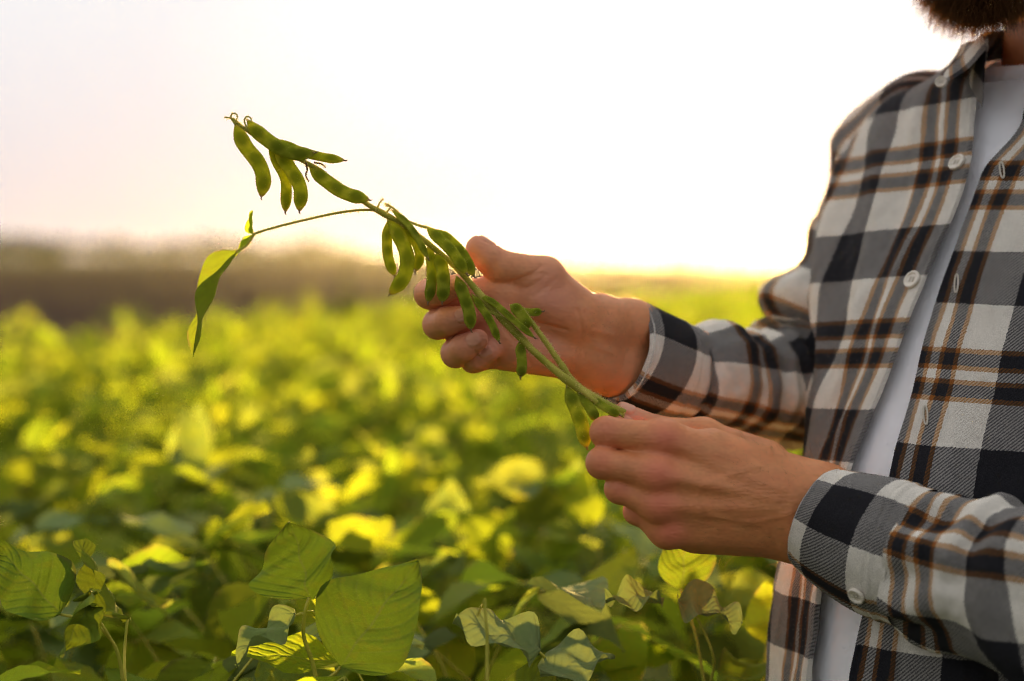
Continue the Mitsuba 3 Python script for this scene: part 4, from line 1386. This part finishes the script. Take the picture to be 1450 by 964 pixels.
# yoke of the undershirt under the band
G = np.stack([outer * (1 - k) + (torso(np.full_like(t, at(1440, 112, 1.53)[2] - 0.002), t, 0.001)) * k for k in np.linspace(0, 1, 8)])
v, f, uv = grid_mesh(G, np.stack([np.repeat(t[None] * 0.12, 8, 0), np.repeat(np.linspace(0, 0.05, 8)[:, None], len(t), 1)], -1))
put('yoke', (v, f), 'm_tee', TEE, smooth=True, uv=uv)

# ---- trousers, belt and boots, below the picture
belly = np.array([np.interp(1.0, LZ, LC[:, 0]), np.interp(1.0, LZ, LC[:, 1]), 1.0])
legs = []
for s in (-1, 1):
    a = belly + RIGHT * s * 0.055 - ZUP * 0.06
    k = np.array([*(belly + RIGHT * s * 0.10 + FRONT * 0.03)[:2], 0.50])
    b = np.array([*(belly + RIGHT * s * 0.11)[:2], 0.10])
    legs.append(tube(spline([a, k, b], 24), np.interp(np.linspace(0, 1, 24), [0, .5, 1], [0.088, 0.080, 0.066]), 20))
    boot = manifold3d.Manifold.batch_hull([manifold3d.Manifold.sphere(rr, 24).translate((b + FRONT * f_ + ZUP * (h_ - 0.10)).tolist()) for rr, f_, h_ in ((0.05, -0.03, 0.055), (0.045, 0.10, 0.05), (0.035, 0.17, 0.04), (0.05, -0.02, 0.16))])
    put('boot', boot, 'm_boot', MAN, smooth=40)
put('trousers', join(legs), 'm_denim', MAN, smooth=True)

# ---- hairs on the wrists that catch the low sun
def arm_hair(v, f, a, b, count, seed):
    r = np.random.default_rng(seed)
    n = vnormals(v, f)
    ab = b - a
    t = ((v - a) @ ab) / (ab @ ab)
    w = sstep(-0.02, 0.12, t) * (t < 1) * (0.25 + 0.75 * sstep(-0.2, 0.7, n @ UP))
    ids = r.choice(len(v), count, p=w / w.sum())
    d = n[ids] * 0.55 + nrm(-ab) * 0.75 + r.normal(size=(count, 3)) * 0.25
    return strands(v[ids] - n[ids] * 0.0005, d, r.uniform(0.007, 0.017, count), 0.00006, 0.1, seed, 0.8)


put('arm_hair', join([arm_hair(hv, hf, at(1030, 650, 1.39), at(1190, 735, 1.385), 750, 3), arm_hair(gv, gf, at(795, 440, 1.48), at(900, 500, 1.53), 650, 4)]), 'm_armhair', MAN, kind='stuff')

# wool lint standing off the flannel
def lint(v, f, count, seed, keep=None):
    r = np.random.default_rng(seed)
    n = vnormals(v, f)
    c = v[f].mean(1)
    a = np.linalg.norm(np.cross(v[f[:, 1]] - v[f[:, 0]], v[f[:, 2]] - v[f[:, 0]]), axis=1)
    nn = nrm(n[f].mean(1))
    nn = nn * np.sign(np.einsum('ij,ij->i', nn, nrm(c - keep)))[:, None]
    w = a
    ids = r.choice(len(f), count, p=w / w.sum())
    b = r.dirichlet((1, 1, 1), count)
    p = (v[f[ids]] * b[..., None]).sum(1)
    d = nn[ids] + r.normal(size=(count, 3)) * 0.6
    return strands(p - nn[ids] * 0.0003, d, r.uniform(0.0008, 0.0026, count), 0.00007, 0.0, seed, 1.2)


hv_, hf_, _u = grid_mesh(HALVES[1][0][:, :120], HALVES[1][1][:, :120])
put('lint', join([lint(*FAR_SLEEVE, 16000, 61, at(1200, 420, 1.70)), lint(hv_, hf_, 6000, 62, at(1400, 420, 1.60))]), 'm_lint', SHIRT, kind='stuff')

# ------------------------------------------------------------------ the bean stalk in his hands
STALK = thing('soybean_stalk', 'picked green soybean stalk hung with fuzzy pods, held up between both hands', 'plant stalk')
FUZZ = []


def line(pts, n, wiggle=0.0):
    a = np.array(pts, float)
    return spline(at(a[:, 0], a[:, 1], a[:, 2]), n)


def fuzz_on(v, f, count, seed, lo=0.0011, hi=0.0027):
    r = np.random.default_rng(seed)
    n = vnormals(v, f)
    ids = r.choice(len(f), count)
    w = r.dirichlet((1, 1, 1), count)
    p = (v[f[ids]] * w[..., None]).sum(1)
    d = nrm((n[f[ids]] * w[..., None]).sum(1)) + r.normal(size=(count, 3)) * 0.35
    FUZZ.append(strands(p, d, r.uniform(lo, hi, count), 0.00016, 0.0, seed, 0.4))


def twig(pts, r0, r1, name, n=30, sides=10, seed=0, fuzz=500, parent=None, nodes=(), bsdf='m_stem', **kw):
    p = line(pts, n)
    r = np.linspace(r0, r1, n)
    t = np.linspace(0, 1, n)
    for c in nodes:
        r = r + 0.0007 * np.exp(-((t - c) / 0.018)**2)
    v, f = tube(p, r, sides)
    if fuzz:
        fuzz_on(v, f, fuzz, seed + 900)
    return put(name, (v, f), bsdf, parent or STALK, smooth=True, **kw)


def pod(pts, w, seeds=3, thick=0.52, seed=0, d0=None, parent=STALK, beak=0.0022, tilt=0.0):
    """A bean pod along the points (px, py, depth): broad side, swollen over each seed, a stalk at the start and a small beak at the tip."""
    p = line(pts, 40)
    t = np.linspace(0, 1, 40)
    L = np.linalg.norm(np.diff(p, axis=0), axis=1).sum()
    prof = np.sin(np.pi / 2 * np.minimum(1, t / 0.26))**0.9 * np.sin(np.pi / 2 * np.minimum(1, (1 - t) / 0.20))**0.62
    prof = np.maximum(prof, 0.10)
    centres = np.linspace(0.24, 0.83, seeds)
    bulge = sum(np.exp(-((t - c) / (0.36 / seeds))**2) for c in centres)
    R = w / 2 * prof * (0.93 + 0.07 * bulge)
    K = thick * (0.72 + 0.22 * bulge)
    tan = nrm(np.gradient(p, axis=0))
    side = nrm(np.cross(tan, FWD))
    out = np.cross(side, tan)
    side = side * math.cos(tilt) + out * math.sin(tilt)
    out = np.cross(side, tan)
    th = np.linspace(0, 2 * np.pi, 19)
    e = np.abs(np.sin(th))**1.25 * np.sign(np.sin(th))               # lens shaped section with a seam at either edge
    V = p[:, None] + R[:, None, None] * (np.cos(th)[None, :, None] * side[:, None] + (e[None, :] * K[:, None])[..., None] * out[:, None])
    uv = np.stack([1 - np.clip(bulge, 0, 1)[:, None] * np.sin(th)[None]**2, np.repeat(t[:, None], 19, 1)], -1)
    v, f, uv = grid_mesh(V, uv)
    k = put('pod', (v, f[:, ::-1]), 'm_pod', parent, smooth=True, uv=uv)
    fuzz_on(v, f[:, ::-1], int(42000 * L * w / 0.011 / 2.6), seed + 50)
    b = tan[-1] * beak
    put('beak', tube(np.array([p[-1] - tan[-1] * 0.001, p[-1] + b * 0.6, p[-1] + b + side[-1] * 0.001]), [0.0008, 0.0005, 0.0002], 6), 'm_dry', k, smooth=True)
    return k


S0 = 1.400
twig([(329, 168, 1.392), (345, 181, 1.392), (372, 198, 1.392), (405, 217, 1.393), (435, 231, 1.394), (478, 259, 1.396), (520, 289, 1.398), (546, 304, 1.399), (580, 324, 1.400), (640, 373, 1.402), (668, 403, 1.403), (700, 441, 1.404), (760, 501, 1.406), (812, 545, 1.409), (842, 564, 1.411), (884, 585, 1.415)],
     0.0013, 0.0031, 'stem', 90, 12, 1, 1500, nodes=(0.06, 0.2, 0.36, 0.62, 0.86))
twig([(878, 584, 1.419), (850, 566, 1.416), (815, 543, 1.4125), (790, 509, 1.410), (767, 476, 1.4085), (742, 443, 1.407), (731, 436, 1.406)], 0.0026, 0.0020, 'side_stem', 40, 10, 2, 600, nodes=(0.5,))
twig([(882, 590, 1.413), (862, 580, 1.409), (840, 566, 1.407), (818, 549, 1.407)], 0.0024, 0.0018, 'side_stem', 20, 10, 3, 200)
twig([(545, 303, 1.401), (523, 297, 1.400), (480, 301, 1.398), (420, 314, 1.395), (378, 325, 1.394), (360, 331, 1.393)], 0.0010, 0.0009, 'petiole', 30, 8, 4, 350)
twig([(360, 331, 1.393), (352, 344, 1.393), (343, 352, 1.393), (334, 355, 1.393)], 0.0010, 0.0008, 'petiole', 12, 8, 5, 80)
twig([(690, 440, 1.402), (715, 452, 1.402), (742, 478, 1.404), (760, 500, 1.405)], 0.0013, 0.0011, 'side_stem', 16, 8, 6, 120)
twig([(604, 322, 1.399), (590, 318, 1.399), (575, 311, 1.399), (556, 294, 1.399), (546, 291, 1.399)], 0.0011, 0.0008, 'side_stem', 16, 8, 7, 100)
# tendrils and curled pod stalks at the tip
for i, pts in enumerate(([(345, 181), (334, 172), (326, 167), (318, 166)], [(333, 176), (327, 166), (330, 160), (336, 163), (335, 170)], [(352, 185), (346, 172), (349, 165), (355, 167), (356, 173)],
                         [(433, 230), (435, 240), (433, 248), (437, 257)], [(534, 297), (537, 288), (543, 281)], [(548, 300), (553, 292), (545, 288)], [(445, 230), (455, 232), (461, 237)])):
    twig([(x, y, 1.390 + 0.002 * (k % 2)) for k, (x, y) in enumerate(pts)], 0.0008, 0.0005, 'pod_stalk', 14, 6, 20 + i, 40, bsdf='m_dry' if i in (3, 6) else 'm_stem')

PODS = [
    ([(333, 172), (345, 203), (366, 231), (373, 254), (370, 279)], 0.0118, 3, 1.386, 0.2),
    ([(349, 168), (364, 186), (392, 207), (420, 217), (446, 216)], 0.0112, 3, 1.384, 0.1),
    ([(388, 196), (420, 212), (455, 222), (488, 227)], 0.0085, 3, 1.395, 0.5),
    ([(380, 206), (394, 232), (405, 258), (404, 300)], 0.0092, 2, 1.397, 0.5),
    ([(388, 208), (409, 236), (425, 266), (424, 299)], 0.0110, 3, 1.388, 0.2),
    ([(437, 231), (458, 253), (488, 273), (523, 283)], 0.0112, 3, 1.388, 0.3),
    ([(549, 312), (548, 340), (550, 366), (559, 391)], 0.0086, 3, 1.400, 0.4),
    ([(548, 308), (564, 332), (576, 362), (572, 392), (551, 417)], 0.0116, 3, 1.392, 0.2),
    ([(566, 316), (584, 336), (594, 360), (589, 384)], 0.0086, 2, 1.404, 0.5),
    ([(554, 296), (578, 318), (594, 342), (606, 366)], 0.0078, 3, 1.391, 0.9),
    ([(606, 346), (611, 372), (611, 400), (606, 428)], 0.0088, 3, 1.399, 0.3),
    ([(618, 356), (626, 380), (628, 404), (626, 428)], 0.0104, 3, 1.395, 0.2),
    ([(604, 320), (620, 336), (640, 356), (661, 388)], 0.0102, 3, 1.391, 0.5),
    ([(614, 324), (636, 340), (655, 360), (671, 391)], 0.0092, 3, 1.396, 0.3),
    ([(646, 390), (656, 416), (664, 440), (667, 467)], 0.0100, 3, 1.396, 0.2),
    ([(667, 415), (681, 434), (694, 454), (707, 484)], 0.0066, 3, 1.396, 0.4),
    ([(674, 415), (698, 428), (726, 452), (757, 478)], 0.0066, 3, 1.398, 0.7),
    ([(731, 434), (738, 440), (752, 442), (768, 441)], 0.0066, 2, 1.409, 0.3),
    ([(722, 431), (732, 438), (742, 452), (748, 466)], 0.0100, 2, 1.402, 0.4),
    ([(735, 484), (738, 502), (739, 518), (737, 534)], 0.0086, 2, 1.402, 0.3),
    ([(802, 546), (812, 570), (823, 600), (831, 634)], 0.0118, 3, 1.400, 0.25),
    ([(818, 550), (828, 566), (838, 582), (846, 596)], 0.0090, 2, 1.404, 0.4),
    ([(838, 562), (850, 572), (864, 581), (878, 588)], 0.0072, 2, 1.402, 0.4),
]
for i, (pts, w, sd, d, tl) in enumerate(PODS):
    m = len(pts)
    # each pod starts at the stem and swings a little off it
    xs_, ys_ = np.array(pts, float).T
    base_d = np.interp(xs_[0], [330, 545, 700, 884], [1.392, 1.399, 1.404, 1.415])
    dd = base_d + (d - base_d) * np.minimum(1, np.linspace(0, 1, m) * 1.8)
    pod([(x, y, z) for (x, y), z in zip(pts, dd)], w, sd, seed=i * 7 + 1, tilt=tl)


def leaf_at(base, tip, face, W, parent, seed, fold=0.3, droop=0.3, twist=0.0, nu=14, nv=22, wave=0.004, name='leaf', lid=None, bsdf='m_leaf', **kw):
    """A leaf from base to tip, its upper side turned to face."""
    base, tip = np.asarray(base, float), np.asarray(tip, float)
    v, f, uv = leaf_mesh(1.0, W / max(np.linalg.norm(tip - base), 1e-9), nu, nv, fold, droop, wave / max(np.linalg.norm(tip - base), 1e-9), twist, seed, lid)
    mid = v.reshape(nv, -1, 3)[:, nu // 2]
    chord = mid[-1] - mid[0]                                           # turn the leaf so that its chord runs to the tip
    a = math.atan2(chord[2], chord[0])
    x, z = v[:, 0] * math.cos(a) + v[:, 2] * math.sin(a), -v[:, 0] * math.sin(a) + v[:, 2] * math.cos(a)
    v = np.stack([x, v[:, 1], z], 1) * (np.linalg.norm(tip - base) / np.linalg.norm(chord))
    return put(name, (place(v, base, tip - base, face), f), bsdf, parent, smooth=True, uv=uv, **kw)


leaf_at(at(334, 355, 1.393), at(273, 505, 1.388), np.array([-0.72, -0.55, 0.35]), 0.036, STALK, 5, 0.75, 0.35, 0.55, lid=1003, bsdf='m_leaf_thin', wave=0.0035, label='drooping leaf with a dry pale edge')
leaf_at(at(359, 332, 1.393), at(358, 298, 1.396), np.array([-0.9, -0.3, 0.1]), 0.012, STALK, 6, 0.9, 0.2, 0.3, nv=12, nu=8, wave=0.001, lid=1013)
leaf_at(at(359, 332, 1.393), at(333, 362, 1.397), np.array([-0.6, -0.2, 0.8]), 0.010, STALK, 7, 0.9, -0.2, 0.2, nv=12, nu=8, wave=0.001, lid=1023)
put('fuzz', join(FUZZ), 'm_fuzz', STALK, kind='stuff')

# ------------------------------------------------------------------ soybean plants right in front of the lens, in focus
def hero(label, foot, stems, leaves):
    k = thing('soybean_plant', label, 'soybean plant', None)
    top = at(*foot)
    root = np.array([top[0], top[1], 0.0])
    put('stem', tube(spline([root, root * 0.4 + top * 0.6 + np.array([0.01, 0.01, 0]), top], 14), np.linspace(0.0045, 0.0024, 14), 8), 'm_stem', k, smooth=True)
    for pts, r0, r1 in stems:
        put('petiole', tube(line(pts, 20), np.linspace(r0, r1, 20), 8), 'm_stem', k, smooth=True)
    for i, (b, t, face, W, fold, droop, twist, lid) in enumerate(leaves):
        leaf_at(at(*b), at(*t), np.array(face, float), W, k, lid, fold, droop, twist, lid=lid, wave=0.009, bsdf='m_leaf_pale' if lid in (1107, 1123, 1127, 1137, 1139) else 'm_leaf' if lid == 1149 else 'm_leaf_thin' if lid == 1131 else 'm_leaf_shaded')
    return k


hero('soybean plant with two large upright leaves in focus, below the hanging leaf of the stalk', (452, 985, 1.40),
     [([(452, 985, 1.40), (443, 940, 1.398), (430, 900, 1.395), (432, 868, 1.393), (438, 846, 1.392)], 0.0018, 0.0014),
      ([(432, 872, 1.393), (426, 869, 1.393), (420, 871, 1.392)], 0.0011, 0.0010), ([(434, 866, 1.393), (442, 866, 1.395), (446, 872, 1.397)], 0.0011, 0.0010),
      ([(452, 985, 1.40), (462, 964, 1.39), (476, 952, 1.38), (482, 944, 1.378)], 0.0016, 0.0012)],
     [((438, 848, 1.392), (408, 737, 1.405), (-0.15, -0.80, -0.35), 0.080, 0.42, -0.35, 0.25, 1101),
      ((482, 944, 1.378), (592, 792, 1.40), (-0.10, -0.86, 0.20), 0.088, 0.38, 0.30, -0.2, 1213),
      ((420, 871, 1.392), (336, 947, 1.372), (-0.30, -0.45, 0.85), 0.034, 0.35, 0.35, 0.1, 1107)])
hero('soybean plant at the lower left with a broad leaf and a folded yellow edged leaf', (178, 985, 1.42),
     [([(178, 985, 1.42), (165, 920, 1.415), (140, 888, 1.412), (116, 876, 1.41), (86, 870, 1.41)], 0.0016, 0.0011), ([(165, 918, 1.415), (150, 893, 1.41), (134, 868, 1.408)], 0.0012, 0.0009),
      ([(178, 985, 1.42), (176, 930, 1.44), (180, 878, 1.45)], 0.0013, 0.001)],
     [((86, 870, 1.41), (-8, 776, 1.42), (0.05, -0.72, 0.62), 0.060, 0.30, 0.35, 0.0, 1226),
      ((134, 836, 1.408), (80, 928, 1.395), (0.75, -0.60, 0.25), 0.042, 0.95, 0.2, 0.2, 1117),
      ((134, 868, 1.408), (132, 832, 1.41), (-0.7, -0.6, 0.3), 0.016, 0.6, 0.2, 0.3, 1118),
      ((180, 878, 1.45), (118, 764, 1.46), (-0.85, -0.12, 0.45), 0.026, 0.85, 0.35, 0.25, 1119)])
hero('soybean plant in the lower middle with a pale green leaf spread flat to the viewer', (790, 1000, 1.40),
     [([(790, 1000, 1.40), (785, 960, 1.395), (772, 932, 1.39), (762, 922, 1.388)], 0.0015, 0.0010), ([(790, 1000, 1.40), (806, 985, 1.40), (815, 978, 1.40)], 0.0013, 0.001)],
     [((764, 923, 1.388), (638, 886, 1.372), (0.02, -0.50, 0.86), 0.050, 0.28, 0.25, 0.0, 1123),
      ((765, 958, 1.37), (872, 932, 1.40), (-0.1, -0.45, 0.9), 0.046, 0.3, 0.3, 0.1, 1127)])
hero('soybean plant at the right, its lit leaf showing just below the lower hand', (1000, 985, 1.52),
     [([(1000, 985, 1.52), (985, 900, 1.53), (968, 850, 1.535), (964, 834, 1.54)], 0.0015, 0.001), ([(1000, 985, 1.52), (1010, 930, 1.49), (975, 850, 1.48)], 0.0013, 0.001)],
     [((966, 834, 1.54), (972, 740, 1.56), (0.0, -0.85, -0.4), 0.050, 0.3, 0.2, 0.1, 1131),
      ((960, 850, 1.47), (1052, 878, 1.45), (0.05, -0.45, 0.88), 0.042, 0.3, 0.4, 0.0, 1137),
      ((940, 850, 1.46), (858, 853, 1.45), (-0.05, -0.35, 0.93), 0.034, 0.3, 0.35, 0.0, 1139)])
hero('soybean plant at the right edge of the crop, lit leaves beside the shirt hem', (1075, 1000, 1.62),
     [([(1075, 1000, 1.62), (1082, 940, 1.63), (1088, 905, 1.64)], 0.0015, 0.001)],
     [((1088, 918, 1.64), (1112, 808, 1.68), (-0.2, -0.85, -0.2), 0.054, 0.3, 0.2, 0.1, 1149), ((1075, 935, 1.60), (1015, 985, 1.55), (-0.2, -0.7, 0.6), 0.044, 0.3, 0.3, 0.1, 1151)])
k = thing('withered_stalk', 'thin bare yellow stalk standing upright in the lower middle foreground', 'plant stalk')
put('stem', tube(spline([[at(684, 985, 1.30)[0], at(684, 985, 1.30)[1], 0.0], at(690, 975, 1.30), at(682, 920, 1.30), at(676, 872, 1.30)], 20), np.linspace(0.0022, 0.0012, 20), 8), 'm_stem', k, smooth=True)
